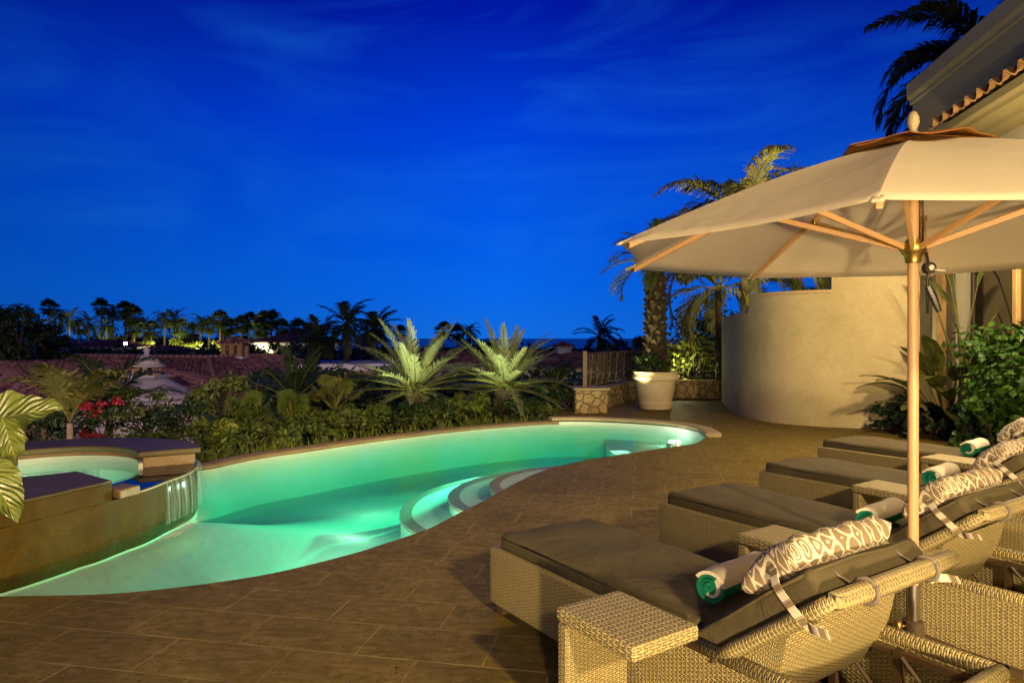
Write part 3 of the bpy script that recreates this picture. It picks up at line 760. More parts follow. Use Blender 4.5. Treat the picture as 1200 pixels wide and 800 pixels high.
def tile_face(mb, p00, p10, p11, p01, pitch=.22, rowlen=.40, amp=.045, thick=.03):
    """barrel tiles: waves across the slope, small steps down it; p00-p10 is the eave"""
    p00, p10, p11, p01 = map(Vector, (p00, p10, p11, p01))
    wid = (p10-p00).length; dep = ((p01-p00).length+(p11-p10).length)/2
    nrm = (p10-p00).cross(p01-p00).normalized()
    if nrm.z < 0: nrm = -nrm
    nw = max(2, round(wid/pitch)); nr = max(2, round(dep/rowlen)); sub = 6
    for r in range(nr):
        a0, a1 = r/nr, (r+1.12)/nr
        vs = []; nu = nw*sub
        for j, a in enumerate((a0, a1)):
            for i in range(nu+1):
                t = i/nu; p = p00.lerp(p10, t).lerp(p01.lerp(p11, t), min(1, a))
                ph = t*nw*math.pi*2; h = amp*(math.sin(ph) if math.sin(ph) > 0 else .55*math.sin(ph))
                vs.append(p+nrm*(h+(thick if j == 0 else 0)))
        for i in range(nu+1):
            vs.append(vs[i]-nrm*thick)
        fs = []; uv = []
        for i in range(nu):
            fs.append((i, i+1, nu+2+i, nu+1+i)); c = (math.floor(i/sub*2-.01)+.5, r+.5); uv.append([c]*4)
            fs.append((2*(nu+1)+i, 2*(nu+1)+i+1, i+1, i)); uv.append([c]*4)
        mb.add(vs, fs, uv)
b = MB(); tile_face(b, V(-2, .72, 4.60), V(10.15, .72, 4.60), V(10.15, .0, 4.92), V(-2, .0, 4.92), .30, .40, .075, .03); b.build('eave_tiles', M['eave_tile'], house, angle=50)
prof = [(.0, 4.32), (.28, 4.33), (.30, 4.38), (.52, 4.40), (.54, 4.45), (.64, 4.46), (.66, 4.56), (.0, 4.86)]
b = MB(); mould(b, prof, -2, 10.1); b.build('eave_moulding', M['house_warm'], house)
# ================================================================== sun loungers, side tables, towels
AX = V(.555, -.832, 0); AN = V(.832, .555, 0); AANG = math.atan2(AX.y, AX.x)
def TN(t, n, z=0): return AX*t+AN*n+V(0, 0, z)
LEN, WID, HF = 2.2, .74, .353
PX, PZ, TH = 1.54, .345, R(37.5)
BK = Matrix.Translation(V(PX, 0, PZ)) @ Matrix.Rotation(-TH, 4, 'Y')      # back frame: x up the back, z off its face
def make_lounger():
    root = empty('sun_lounger')
    b = MB()
    b.rbox(0, LEN, 0, .045, .05, HF, .012, (30, 2, 6)); o = b.build('side_panel', M['wicker'], root, smooth=True, weld=True)
    b = MB(); b.rbox(0, LEN, WID-.045, WID, .05, HF, .012, (30, 2, 6)); b.build('side_panel', M['wicker'], root, smooth=True, weld=True)
    for x in (.0, LEN-.045):
        b = MB(); b.rbox(x, x+.045, .047, WID-.047, .05, HF-.002, .012, (2, 16, 6)); b.build('end_panel', M['wicker'], root, smooth=True, weld=True)
    for y in (.024, WID-.024):
        b = MB(); b.tube([V(1.40, y, HF-.004), V(LEN-.06, y, HF-.004), V(LEN-.02, y, HF-.008)], .030, 10); b.build('rolled_rim', M['wicker_roll'], root, smooth=True)
    b = MB(); b.tube([V(LEN-.022, .02, HF-.004), V(LEN-.022, WID-.02, HF-.004)], .030, 10); b.build('rolled_rim', M['wicker_roll'], root, smooth=True)
    for x in (.07, LEN-.07):
        for y in (.05, WID-.05):
            b = MB(); b.box(x-.03, x+.03, y-.03, y+.03, 0, .055); bev(b.build('foot', M['brown_metal'], root), .004)
    b = MB(); b.box(.047, 1.45, .047, WID-.047, .285, .315); b.build('seat_deck', M['wicker'], root)
    for y, s in ((WID-.066, 1), (.066, -1)):
        b = MB()
        for x in (1.60, 1.86, 2.12): b.box(x-.015, x+.015, y-.015, y+.015, .06, HF-.035)
        b.tube([V(1.62, y-.02*s, HF-.05), V(1.84, y-.02*s, .08)], .009, 5); b.tube([V(1.88, y-.02*s, HF-.05), V(2.10, y-.02*s, .08)], .009, 5)
        b.box(1.46, LEN-.05, y-.012, y+.012, HF-.06, HF-.035)
        b.build('inner_brace', M['brown_metal'], root)
    b = MB(); b.box(1.46, LEN-.05, .05, WID-.05, .052, .064); b.build('bottom_panel', M['brown_metal'], root)
    b = MB(); b.rbox(.02, 1.44, .05, WID-.05, .317, .425, .035, (22, 12, 3), puff=.012, wob=.008)
    sc = b.build('seat_cushion', M['cushion'], root, smooth=True, weld=True)
    b = MB()
    for z in (.402,):
        x0, x1, y0, y1 = .026, 1.434, .056, WID-.056
        b.tube(smooth_path([V(x0+.03, y0, z), V(x1-.03, y0, z), V(x1, y0+.03, z), V(x1, y1-.03, z), V(x1-.03, y1, z), V(x0+.03, y1, z), V(x0, y1-.03, z), V(x0, y0+.03, z)], 1, True)+[V(x0+.03, y0, z)], .0065, 5)
    b.build('piping', M['cushion'], sc, smooth=True)
    # backrest
    b = MB(); b.rbox(-.02, .56, .04, WID-.04, -.018, .012, .01, (12, 12, 2), M=BK); br = b.build('backrest', M['wicker'], root, smooth=True, weld=True)
    for y in (.02, WID-.02):
        b = MB(); b.tube([BK @ V(-.03, y, -.012), BK @ V(.1, y, -.010), BK @ V(.50, y, -.010), BK @ V(.585, y, -.010)], [.022, .03, .031, .031], 10)
        b.build('back_rim', M['wicker_roll'], br, smooth=True)
    b = MB(); b.tube([BK @ V(.585, -.005, -.01), BK @ V(.585, .2, -.012), BK @ V(.585, WID-.2, -.012), BK @ V(.585, WID+.005, -.01)], [.031, .034, .034, .031], 12)
    b.build('top_bar', M['wicker_roll'], br, smooth=True)
    b = MB()
    def shell(u, v):
        a = BK @ V(.34, 0, -.03); c = V(PX+.24, 0, .20); e = V(PX+.02, 0, .12)
        p = a*(1-v)**2+c*2*v*(1-v)+e*v*v; return V(p.x, .03+(WID-.06)*u, p.z)
    b.grid(shell, 10, 10, uvs=(WID, .5))
    for y in (.03, WID-.03):
        q = [BK @ V(x, 0, -.03) for x in (.34, .25, .15, .02)]
        def side(u, v, y=y):
            top = (BK @ V(.34-.36*v, 0, -.03)); sh = shell(0, v); p = top.lerp(sh, u); return V(p.x, y, p.z)
        b.grid(side, 5, 8, uvs=(.25, .4))
    b.build('back_shell', M['wicker'], br, smooth=True)
    b = MB(); b.rbox(-.13, .535, .03, WID-.03, .014, .112, .03, (14, 12, 3), M=BK, puff=.010, wob=.003)
    bc = b.build('back_cushion', M['cushion'], root, smooth=True, weld=True)
    b = MB(); x0, x1, y0, y1, z = -.125, .53, .034, WID-.034, .098
    b.tube([BK @ q for q in (V(x0+.03, y0, z), V(.15, y0, z-.004), V(.35, y0, z+.004), V(x1-.03, y0, z), V(x1, y0+.03, z), V(x1, .3, z+.006), V(x1, .5, z-.004), V(x1, y1-.03, z), V(x1-.03, y1, z), V(x0+.03, y1, z))], .0065, 5)
    b.build('piping', M['cushion'], bc, smooth=True)
    # pillow tied round the backrest
    PW, PT, PLn = .135, .068, .315
    b = MB(); c0 = V(.365, WID/2-.01, .165)
    def pil(sg):
        def fn(u, v):
            x = (u*2-1); y = (v*2-1)
            ex = math.copysign(abs(x)**.75, x); ey = math.copysign(abs(y)**.8, y)
            th = max(0, 1-abs(ex)**3.8)**.5*max(0, 1-abs(ey)**10)**.5
            pin = 1-.06*(1-abs(x))*abs(ey)**4
            wr = .006*math.sin(ey*13+ex*4)*th
            return BK @ (c0+V(ex*PW*(1+.05*abs(ey)**3), ey*PLn*pin, sg*(PT*th+wr)+.012*ex))
        return fn
    b.grid(pil(1), 20, 36, uvs=(.34, .68)); b.grid(pil(-1), 20, 36, uvs=(.34, .68))
    pw = b.build('pillow', M['lattice'], root, smooth=True, weld=True)
    def ribbon(pts, w, wd):
        pts = smooth_path(pts, 5); vs = []; fs = []; uv = []; L = 0
        for i, p in enumerate(pts):
            if i: L += (p-pts[i-1]).length
            vs += [BK @ (p-wd*w/2), BK @ (p+wd*w/2)]
            if i: k = 2*i-2; fs.append((k, k+1, k+3, k+2)); uv.append([(0, L-.02), (.03, L-.02), (.03, L), (0, L)])
        b.add(vs, fs, uv)
    for y, s in ((.0, 1), (WID, -1)):
        b = MB()
        ribbon([V(.40, y+s*.045, .16), V(.41, y+s*.006, .105), V(.43, y-s*.012, .05), V(.45, y-s*.020, -.01), V(.46, y-s*.004, -.05), V(.465, y+s*.03, -.055)], .032, V(1, 0, 0))
        ribbon([V(.46, y-s*.015, -.045), V(.50, y-s*.045, -.06), V(.54, y-s*.05, -.085)], .03, V(0, .3, 1).normalized())
        so = b.build('strap', M['strap'], pw); sm = so.modifiers.new('thick', 'SOLIDIFY'); sm.thickness = .003
    for y in (.17, .56):
        b = MB()
        b.tube([BK @ V(.585+.038*math.cos(a), y, -.012+.039*math.sin(a)) for a in [i*math.pi/8 for i in range(17)]], .006, 6, flat=1.6)
        b.tube([BK @ V(.55, y, .03), BK @ V(.54, y-.02, .06), BK @ V(.53, y-.02, .09)], .005, 5)
        b.build('cushion_tie', M['grey_strap'], bc, smooth=True)
    return root
lab = ['nearest wicker sun lounger with charcoal cushions, beside the front side table',
       'second wicker lounger, just behind the wooden umbrella pole', 'third wicker lounger, between the umbrella pole lounger and the back one',
       'rearmost wicker lounger, closest to the curved stucco wall']
spots = [(-3.20, 1.985, 0), (-3.40, 3.50, 0), (-3.73, 5.05, R(.8)), (-4.22, 6.70, R(1.5))]
proto = make_lounger()
for i, (t, n, a) in enumerate(spots):
    o = proto if i == 0 else copy_tree(proto)
    o.location = TN(t, n); o.rotation_euler = (0, 0, AANG+a)
    tag(o, lab[i], 'sun lounger', 'wicker sun loungers in a row by the pool')
# side tables: top on a single slab leg, with a floor slab under it
def make_table():
    root = empty('side_table')
    b = MB(); b.rbox(0, .43, 0, .33, .405, .46, .014, (16, 12, 3)); b.build('tabletop', M['wicker_top'], root, smooth=True, weld=True)
    b = MB(); b.rbox(.004, .064, .004, .326, .05, .404, .014, (3, 12, 12)); b.build('slab_leg', M['wicker'], root, smooth=True, weld=True)
    b = MB(); b.rbox(.0, .40, .0, .33, .008, .05, .014, (16, 12, 3)); b.build('floor_slab', M['wicker'], root, smooth=True, weld=True)
    return root
M['wicker_top'] = wicker('wicker top', (.54, .43, .175), (.05, .036, .014), cu=.030, cv=.0105)
tl = ['nearest wicker side table in the front, with its slab leg showing', 'wicker side table beside the second lounger, below the first printed pillow',
      'wicker side table just right of the umbrella pole, beside the third lounger', 'farthest wicker side table, next to the rearmost towel']
proto = make_table()
for i, (t, n) in enumerate([(-2.11, 1.61), (-2.37, 3.02), (-2.70, 4.70), (-3.0, 6.30)]):
    o = proto if i == 0 else copy_tree(proto)
    o.location = TN(t, n); o.rotation_euler = (0, 0, AANG); tag(o, tl[i], 'side table', 'wicker side tables between the loungers')
# rolled towels
def towel_mesh():
    b = MB(); turns = 3.6; N_ = 120; r0, r1 = .012, .072; th = .0145; Lh = .19
    pts = []
    for i in range(N_+1):
        a = i/N_*turns*2*math.pi; r = r0+(r1-r0)*i/N_
        pts.append((a, r))
    a_end = pts[-1][0]
    def P(a, r, y):
        q = r*(1+.035*math.sin(y*23+a*.7)+.02*math.sin(y*51)); th_ = a-a_end+R(150)
        return V(q*math.cos(th_)*1.04, y+.006*math.sin(a*1.3), max(q*math.sin(th_)*.95, -.062))
    for i in range(N_):
        (a, r), (c, q) = pts[i], pts[i+1]
        ang = (a_end-a)/(2*math.pi)
        cream = ang < .40 or (1.28 < ang < 1.75) 
        mi = 1 if cream else 0
        ys = [-Lh, -Lh*.5, 0, Lh*.5, Lh]
        for j in range(4): b.add([P(a, r, ys[j]), P(c, q, ys[j]), P(c, q, ys[j+1]), P(a, r, ys[j+1])], [(0, 1, 2, 3)], None, mi)
        for j in range(4): b.add([P(a, r-th, ys[j]), P(c, q-th, ys[j]), P(c, q-th, ys[j+1]), P(a, r-th, ys[j+1])], [(3, 2, 1, 0)], None, mi)
        for y in (-Lh, Lh): b.add([P(a, r, y), P(c, q, y), P(c, max(0, q-th), y), P(a, max(0, r-th), y)], [(0, 1, 2, 3)], None, mi)
    return b.mesh('rolled_towel', [M['towel_green'], M['towel_cream']], smooth=False)
tm = towel_mesh(); sharp(tm, 50)
tw = [(-1.86, 2.37, 0, 'rolled towel in green and cream on the nearest lounger, its spiral end showing'),
      (-2.06, 3.90, 0, 'rolled green towel half hidden behind the nearest printed pillow'),
      (-2.42, 5.40, .0, 'rolled towel showing mostly cream, beside the third lounger pillow'),
      (-2.86, 7.02, 0, 'small rolled towel on the rearmost lounger in front of the green climber')]
for t, n, a, l in tw:
    o = bpy.data.objects.new('rolled_towel', tm); COL.objects.link(o); o.location = TN(t, n, .432+.068); o.rotation_euler = (0, 0, AANG+R(6)+a); tag(o, l, 'towel', 'rolled pool towels')

# ================================================================== umbrella
UD = 3.245; UX = .5875*UD
umb = empty('patio_umbrella', (UX, UD, 0), 0, 'cream canvas umbrella on a pale wooden pole with rust coloured cap', 'umbrella')
RIMZ, RIMR, APZ = 1.910, 1.475, 2.43
vang = [R(236-45*k) for k in range(8)]
def cz(f): return RIMZ+(APZ-RIMZ)*(1-f**1.3)              # ribs bowed a little by the tension
b = MB(); NU, NV = 12, 14
for k in range(8):
    a0, a1 = vang[k], vang[(k+1) % 8]
    def fn(u, v, a0=a0, a1=a1):
        r = RIMR*(.04+.96*v)
        p0 = V(math.cos(a0), math.sin(a0), 0)*r; p1 = V(math.cos(a1), math.sin(a1), 0)*r
        p = p0.lerp(p1, u); s = 4*u*(1-u)
        p = p*(1-.045*s*v**3)                           # scalloped hem
        return p+V(0, 0, cz(.04+.96*v)-.034*s*v*(1.1-v)*2)
    b.grid(fn, NU, NV)
cn = b.build('canopy', M['canopy'], umb, smooth=True, angle=14)
sm = cn.modifiers.new('cloth', 'SOLIDIFY'); sm.thickness = .0012; sm.offset = 1
for k in range(8):                                        # hem pockets at the corners
    a = vang[k]; c, s = math.cos(a), math.sin(a); Mx = Matrix.Translation(V(c*(RIMR-.03), s*(RIMR-.03), RIMZ+.008)) @ Matrix.Rotation(a, 4, 'Z') @ Matrix.Rotation(R(22), 4, 'Y')
    b = MB(); b.rbox(-.035, .035, -.018, .018, -.006, .006, .006, (3, 3, 2), M=Mx)
    b.build('corner_pocket', M['canopy'], cn, smooth=True, weld=True)
b = MB()
for k in range(8):
    a0, a1 = vang[k], vang[(k+1) % 8]
    def fn(u, v, a0=a0, a1=a1):
        r = .335*v
        p = (V(math.cos(a0), math.sin(a0), 0)*r).lerp(V(math.cos(a1), math.sin(a1), 0)*r, u)
        return p+V(0, 0, APZ+.035-.068*v**1.4+.006*math.sin(u*6+k)*v-.006*4*u*(1-u)*v)
    b.grid(fn, 8, 8)
cp = b.build('vent_cap', M['cap_cloth'], umb, smooth=True, weld=True); sm = cp.modifiers.new('cloth', 'SOLIDIFY'); sm.thickness = .004
b = MB(); b.lathe([(0, APZ+.03), (.022, APZ+.034), (.022, APZ+.048), (.013, APZ+.052), (.020, APZ+.066), (.028, APZ+.09), (.026, APZ+.115), (.016, APZ+.14), (0, APZ+.148)], 20)
b.build('finial', M['finial'], umb, smooth=True)
b = MB(); b.tube([V(0, 0, .30), V(0, 0, 1.2), V(0, 0, APZ)], .024, 20); b.build('pole', M['teak'], umb, smooth=True, angle=50)
b = MB(); b.tube([V(0, 0, .02), V(0, 0, .33)], .030, 20); b.tube([V(0, 0, .318), V(0, 0, .335)], .033, 20); b.build('steel_sleeve', M['steel'], umb, smooth=True, angle=50)
b = MB(); b.lathe([(0, .0), (.27, 0), (.28, .02), (.27, .045), (.10, .07), (.05, .075), (.045, .16), (.032, .165)], 32); b.build('base', M['brown_metal'], umb, smooth=True, angle=40)
b = MB(); b.tube([V(-.03, -.01, .14), V(-.075, -.02, .14)], .006, 6); b.lathe([(0, -.03), (.018, -.025), (.022, 0), (.018, .025), (0, .03)], 10, (-.085, -.022, .14)); b.build('locking_knob', M['brass'], umb, smooth=True)
HZ = 1.915
b = MB(); b.lathe([(.026, HZ-.06), (.034, HZ-.055), (.036, HZ-.03), (.05, HZ-.01), (.058, HZ+.005), (.056, HZ+.028), (.034, HZ+.032), (.034, HZ+.05), (.026, HZ+.052)], 24); b.build('hub', M['brass'], umb, smooth=True, angle=40)
b = MB(); b.lathe([(.026, APZ-.09), (.05, APZ-.085), (.05, APZ-.05), (.026, APZ-.045)], 20); b.build('crown_hub', M['brass'], umb, smooth=True, angle=40)
for k in range(8):
    a = vang[k]; d = V(math.cos(a), math.sin(a), 0); w = V(-d.y, d.x, 0)
    def rp(f, dz=0): return d*(RIMR*f)+V(0, 0, cz(f)-.030+dz)
    b = MB()
    vs = []; fs = []
    for i in range(9): vs += [rp(.045+.92*i/8)+w*sx*.010+V(0, 0, sz*.014) for sx, sz in ((-1, -1), (1, -1), (1, 1), (-1, 1))]
    for i in range(8): fs += [(4*i+j, 4*i+(j+1) % 4, 4*i+4+(j+1) % 4, 4*i+4+j) for j in range(4)]
    b.add(vs, fs+[(3, 2, 1, 0), (32, 33, 34, 35)])
    rb = bev(b.build('rib', M['teak'], umb), .003)
    b = MB(); q0 = d*.05+V(0, 0, HZ+.014); q1 = rp(.50, -.022); ax = (q1-q0).normalized(); up = w.cross(ax).normalized()
    vs = [p+w*sx*.009+up*sz*.013 for p in (q0, q1) for sx, sz in ((-1, -1), (1, -1), (1, 1), (-1, 1))]
    b.add(vs, [(0, 1, 5, 4), (1, 2, 6, 5), (2, 3, 7, 6), (3, 0, 4, 7), (3, 2, 1, 0), (4, 5, 6, 7)])
    bev(b.build('strut', M['teak'], rb), .003)
    b = MB(); c = rp(.50, -.012); b.rbox(c.x-.018, c.x+.018, c.y-.018, c.y+.018, c.z-.02, c.z+.012, .005, (2, 2, 2)); b.build('hinge', M['brass'], rb, smooth=True, weld=True)
b = MB()
for dx, dy in ((.034, -.014), (.044, .0), (.036, .014)): b.tube([V(dx, dy, APZ-.07), V(dx+.004, dy, HZ+.03)], .0035, 5)
b.tube([V(.05, -.02, HZ-.01), V(.058, -.03, HZ-.08), V(.055, -.02, HZ-.16), V(.052, -.028, HZ-.30)], .006, 6)
b.build('cord', M['black'], umb, smooth=True)
b = MB(); b.tube([V(.058, -.045, HZ-.085), V(.058, -.012, HZ-.085)], .027, 14); b.tube([V(.052, -.03, HZ-.17), V(.075, -.03, HZ-.22), V(.105, -.03, HZ-.29)], [.016, .02, .012], 8); pu = b.build('pulley', M['black'], umb, smooth=True, angle=40)
b = MB(); b.tube([V(.058, -.052, HZ-.085), V(.058, -.046, HZ-.085)], .013, 12); b.tube([V(.075, -.045, HZ-.095), V(.12, -.05, HZ-.10)], .004, 5); b.build('pulley_button', M['white_plastic'], pu, smooth=True)
# ================================================================== plants
def frond(mb, base, az, el, L, droop, nl=30, ll=.3, lw=.022, vee=35, rr=.012, hang=.35, twist=0, start=.15, rng=rnd, fwd=50, segs=9, mi_r=1):
    """feather frond: arched midrib with two rows of narrow bent leaflets"""
    d = V(math.cos(az), math.sin(az), 0); e = el; p = Vector(base); pts = [p.copy()]; es = [e]
    for i in range(segs):
        e -= droop/segs*(.4+1.2*i/segs)
        p = p+(d*math.cos(e)+V(0, 0, math.sin(e)))*(L/segs); pts.append(p.copy()); es.append(e)
    mb.tube(pts, [max(.0025, rr*(1-.85*i/segs)) for i in range(segs+1)], 4, caps=False, mi=mi_r)
    side = V(-d.y, d.x, 0)
    if twist: side = (side*math.cos(twist)+V(0, 0, 1)*math.sin(twist)).normalized()
    out = []
    for k in range(nl):
        f = start+(1-start)*(k+.5)/nl; x = f*segs; i = min(segs-1, int(x)); q = pts[i].lerp(pts[i+1], x-i)
        t = (pts[i+1]-pts[i]).normalized(); up = side.cross(t).normalized()
        if up.z < 0: up = -up
        l = ll*(.35+.65*math.sin(math.pi*min(1, (f*.92+.10))))*rng.uniform(.85, 1.12)
        for s in (-1, 1):
            a = R(fwd+rng.uniform(-9, 9)-18*f); v_ = R(vee+rng.uniform(-12, 12))
            dr = (t*math.cos(a)+(side*s*math.cos(v_)+up*math.sin(v_))*math.sin(a)).normalized()
            m1 = q+dr*l*.55; m2 = m1+(dr-V(0, 0, hang*rng.uniform(.6, 1.5))).normalized()*l*.45
            wv = dr.cross(up).normalized()*lw*.5
            if wv.length < 1e-5: wv = t*lw*.5
            out.append([q-wv*.5, q+wv*.5, m1+wv, m1-wv]); out.append([m1-wv, m1+wv, m2+wv*.12, m2-wv*.12])
    mb.quads_np(np.array([[tuple(c) for c in f] for f in out]))
def fan(mb, base, az, el, L, lr, nl=16, rng=rnd, spread=130):
    d = V(math.cos(az)*math.cos(el), math.sin(az)*math.cos(el), math.sin(el)); tip = Vector(base)+d*L
    mb.tube([base, tip], [.02, .012], 3, caps=False, mi=1)
    side = d.cross(V(0, 0, 1)).normalized(); out = []
    for k in range(nl):
        a = R(-spread+2*spread*k/(nl-1)); dr = (d*math.cos(a)+side*math.sin(a)).normalized(); l = lr*(.75+.25*math.cos(a*.7))*rng.uniform(.88, 1.1)
        w = side*math.cos(a)-d*math.sin(a); w = w*lr*.085
        m1 = tip+dr*l*.6; m2 = m1+(dr*.8-V(0, 0, .75)).normalized()*l*.4
        out.append([tip-w*.2, tip+w*.2, m1+w, m1-w]); out.append([m1-w, m1+w, m2+w*.15, m2-w*.15])
    mb.quads_np(np.array([[tuple(c) for c in f] for f in out]))
def paddle(mb, base, az, el, pl, L, W, droop, rng=rnd, tears=0, pr=.018, uv=False, segs=12, fold=.35):
    d = V(math.cos(az), math.sin(az), 0); e = el; p = Vector(base); pts = [p.copy()]
    for i in range(5): p = p+(d*math.cos(e)+V(0, 0, math.sin(e)))*(pl/5); pts.append(p.copy()); e -= droop*.05
    mb.tube(pts, [pr*(1-.1*i) for i in range(6)], 6, caps=False, mi=1)
    side = V(-d.y, d.x, 0); cur = [p.copy()]; ups = []
    for i in range(segs):
        e -= droop/segs; p = p+(d*math.cos(e)+V(0, 0, math.sin(e)))*(L/segs); cur.append(p.copy())
    vs = []; fs = []; uvs = []
    nx = [-1, -.66, -.33, 0, .33, .66, 1]
    for i, q in enumerate(cur):
        f = i/segs; w = W*.5*(math.sin(math.pi*min(.985, .04+f*.95))**.62)*(1-.25*f)
        t = (cur[min(i+1, segs)]-cur[max(i-1, 0)]).normalized(); up = side.cross(t).normalized(); up = up if up.z > 0 else -up
        for x in nx:
            wob = .03*W*math.sin(f*17+x*2)*abs(x)
            vs.append(q+side*x*w+up*(abs(x)*w*fold-.25*w*x*x*fold*2+wob))
    n = len(nx)
    for i in range(segs):
        for k in range(n-1):
            if tears and k in (0, 1, n-2, n-3) and rng.random() < tears: continue
            fs.append((i*n+k, i*n+k+1, (i+1)*n+k+1, (i+1)*n+k))
            uvs.append([(nx[k], i/segs), (nx[k+1], i/segs), (nx[k+1], (i+1)/segs), (nx[k], (i+1)/segs)])
    mb.add(vs, fs, uvs); mb.tube(cur, [pr*.5*(1-.8*i/segs)+.001 for i in range(segs+1)], 5, caps=False, mi=1)
def rand_dir(rng):
    z = rng.uniform(-1, 1); a = rng.uniform(0, 2*math.pi); r = math.sqrt(1-z*z); return V(r*math.cos(a), r*math.sin(a), z)
def leaves(mb, lumps, n, size, rng, flat=.5, aspect=.5, lower=-.5):
    out = []
    wts = [l[1]**2 for l in lumps]
    for _ in range(n):
        c, r = rng.choices(lumps, wts)[0]; d = rand_dir(rng)
        if d.z < lower: d.z = -d.z*.4
        p = Vector(c)+V(d.x, d.y, d.z*.8)*r*(rng.random()**.35)
        nrm = (d*.8+rand_dir(rng)*.7+V(0, 0, flat)).normalized()
        t = nrm.cross(rand_dir(rng))
        if t.length < .05: continue
        t.normalize(); s = nrm.cross(t); l = size*rng.uniform(.6, 1.25); w = l*aspect*.5
        dn = nrm*-.18*l
        out.append([p-t*l*.5, p+s*w+dn*.2, p+t*l*.5+dn, p-s*w+dn*.2])
    mb.quads_np(np.array([[tuple(c) for c in f] for f in out]))
def stems(mb, lumps, rng, r=.012, base=(0, 0, 0), extra=2):
    for c, rr in lumps:
        c = Vector(c); b0 = Vector(base)+V(rng.uniform(-.06, .06), rng.uniform(-.06, .06), 0)
        m = b0.lerp(c, .55)+V(rng.uniform(-.05, .05), rng.uniform(-.05, .05), 0)
        mb.tube([b0, m, c], [r, r*.7, r*.4], 5, caps=False)
        for _ in range(extra): mb.tube([m, c+rand_dir(rng)*rr*.8], [r*.5, r*.2], 4, caps=False)
def lumpset(rx, ry, h, n, rng, lo=.3):
    out = []
    for _ in range(n):
        a = rng.uniform(0, 6.28); q = math.sqrt(rng.random()); z = rng.uniform(lo, 1)
        out.append((V(rx*q*math.cos(a)*(1.15-.4*z), ry*q*math.sin(a)*(1.15-.4*z), h*z*.85), rng.uniform(.18, .34)*h))
    return out
def bush(name, loc, rx, ry, h, n, size, mat, label, cat='shrub', group=None, seed=0, k=9, aspect=.5, lo=.3, lower=-.5):
    rng = random.Random(seed*31+5); e = empty(name, loc, 0, label, cat, group)
    lp = lumpset(rx, ry, h, k, rng, lo)
    b = MB(); leaves(b, lp, n, size, rng, aspect=aspect, lower=lower); b.build('foliage', mat, e)
    b = MB(); stems(b, lp, rng, .010+.006*h); b.build('stem', M['bark'], e)
    return e
def palm(name, loc, h, nf, L, mats, label, cat='palm tree', group=None, seed=0, lean=(0, 0), tr=(.2, .14), elr=(-20, 80), droop=(50, 110), nl=26, ll=.45, lw=.035, trunk_bump=0, vee=25, hang=.5, wind=None, fwd=50, trunkmat=None, rr=.018):
    rng = random.Random(seed*17+3); e = empty(name, loc, 0, label, cat, group)
    top = V(lean[0], lean[1], h); b = MB()
    if h > .05:
        n = max(6, int(h/.11)) if trunk_bump else 10
        path = []; rad = []
        for i in range(n+1):
            f = i/n; path.append(V(lean[0]*f*f, lean[1]*f*f, h*f)); rad.append((tr[0]*(1-f)+tr[1]*f)*(1+(trunk_bump*(i % 2))))
        b.tube(path, rad, 14)
        if trunk_bump:                                   # old leaf boots in a spiral
            for i in range(int(h*42)):
                f = (i+.5)/(h*42); a = i*2.399; rad_ = tr[0]*(1-f)+tr[1]*f
                p = V(lean[0]*f*f+rad_*.92*math.cos(a), lean[1]*f*f+rad_*.92*math.sin(a), h*f)
                o = V(math.cos(a), math.sin(a), 0); s = V(-o.y, o.x, 0); w = rad_*.34
                q = p+V(0, 0, .05)+o*rad_*.55
                b.add([p-s*w-V(0, 0, .05), p+s*w-V(0, 0, .05), q+s*w*.5, q-s*w*.5, p+V(0, 0, .10)], [(0, 1, 2, 3), (3, 2, 4), (0, 3, 4), (1, 4, 2)])
        b.build('trunk', trunkmat or M['trunk'], e, smooth=not trunk_bump)
    b = MB()
    for i in range(nf):
        f = i/nf; az = i*2.39996+rng.uniform(-.2, .2); el = R(elr[1]+(elr[0]-elr[1])*f+rng.uniform(-8, 8))
        dr = R(droop[0]+(droop[1]-droop[0])*rng.random())
        if wind: az = az+wind[1]*math.sin(wind[0]-az)
        frond(b, top+V(0, 0, .02), az, el, L*rng.uniform(.82, 1.1), dr, nl, ll, lw, vee, rr, hang, rng=rng, fwd=fwd)
    b.build('crown', mats, e)
    return e
# two uplit date palms behind the pool
DP = []
DPl = ['uplit spiky date palm by the pool, the left of the bright pair', 'uplit spiky date palm by the pool, the right of the bright pair']
for i, (px, py, Y, sd) in enumerate(((487, 458, 13.6, 1), (592, 455, 14.2, 5))):
    p = A(px, py, Y); zb = -.75
    e = palm('date_palm', (p.x, p.y, zb), p.z-zb, 48, 1.58, [M['frond_date'], M['frond_olive']], DPl[i], 'palm tree', 'uplit date palms behind the pool', sd, tr=(.22, .17), elr=(-12, 72), droop=(10, 46), nl=50, ll=.215, lw=.017, trunk_bump=.12, vee=22, hang=.10, fwd=48, rr=.016)
    DP.append(p)
# palm in the pot
palm('potted_palm', (PP.x, PP.y, .74), 2.35, 16, 1.15, [M['frond_green'], M['frond_olive']], 'shaggy trunked palm growing from the big pale pot', 'palm tree', None, 8, tr=(.21, .17), elr=(-25, 70), droop=(50, 95), nl=30, ll=.38, lw=.03, trunk_bump=.18, wind=(R(200), .35))
bush('pot_shrub', (PP.x-.02, PP.y, .72), .55, .42, .52, 900, .085, M['leaf_dark'], 'low leafy shrub filling the big pot around the palm trunk', 'shrub', None, 3, 10)
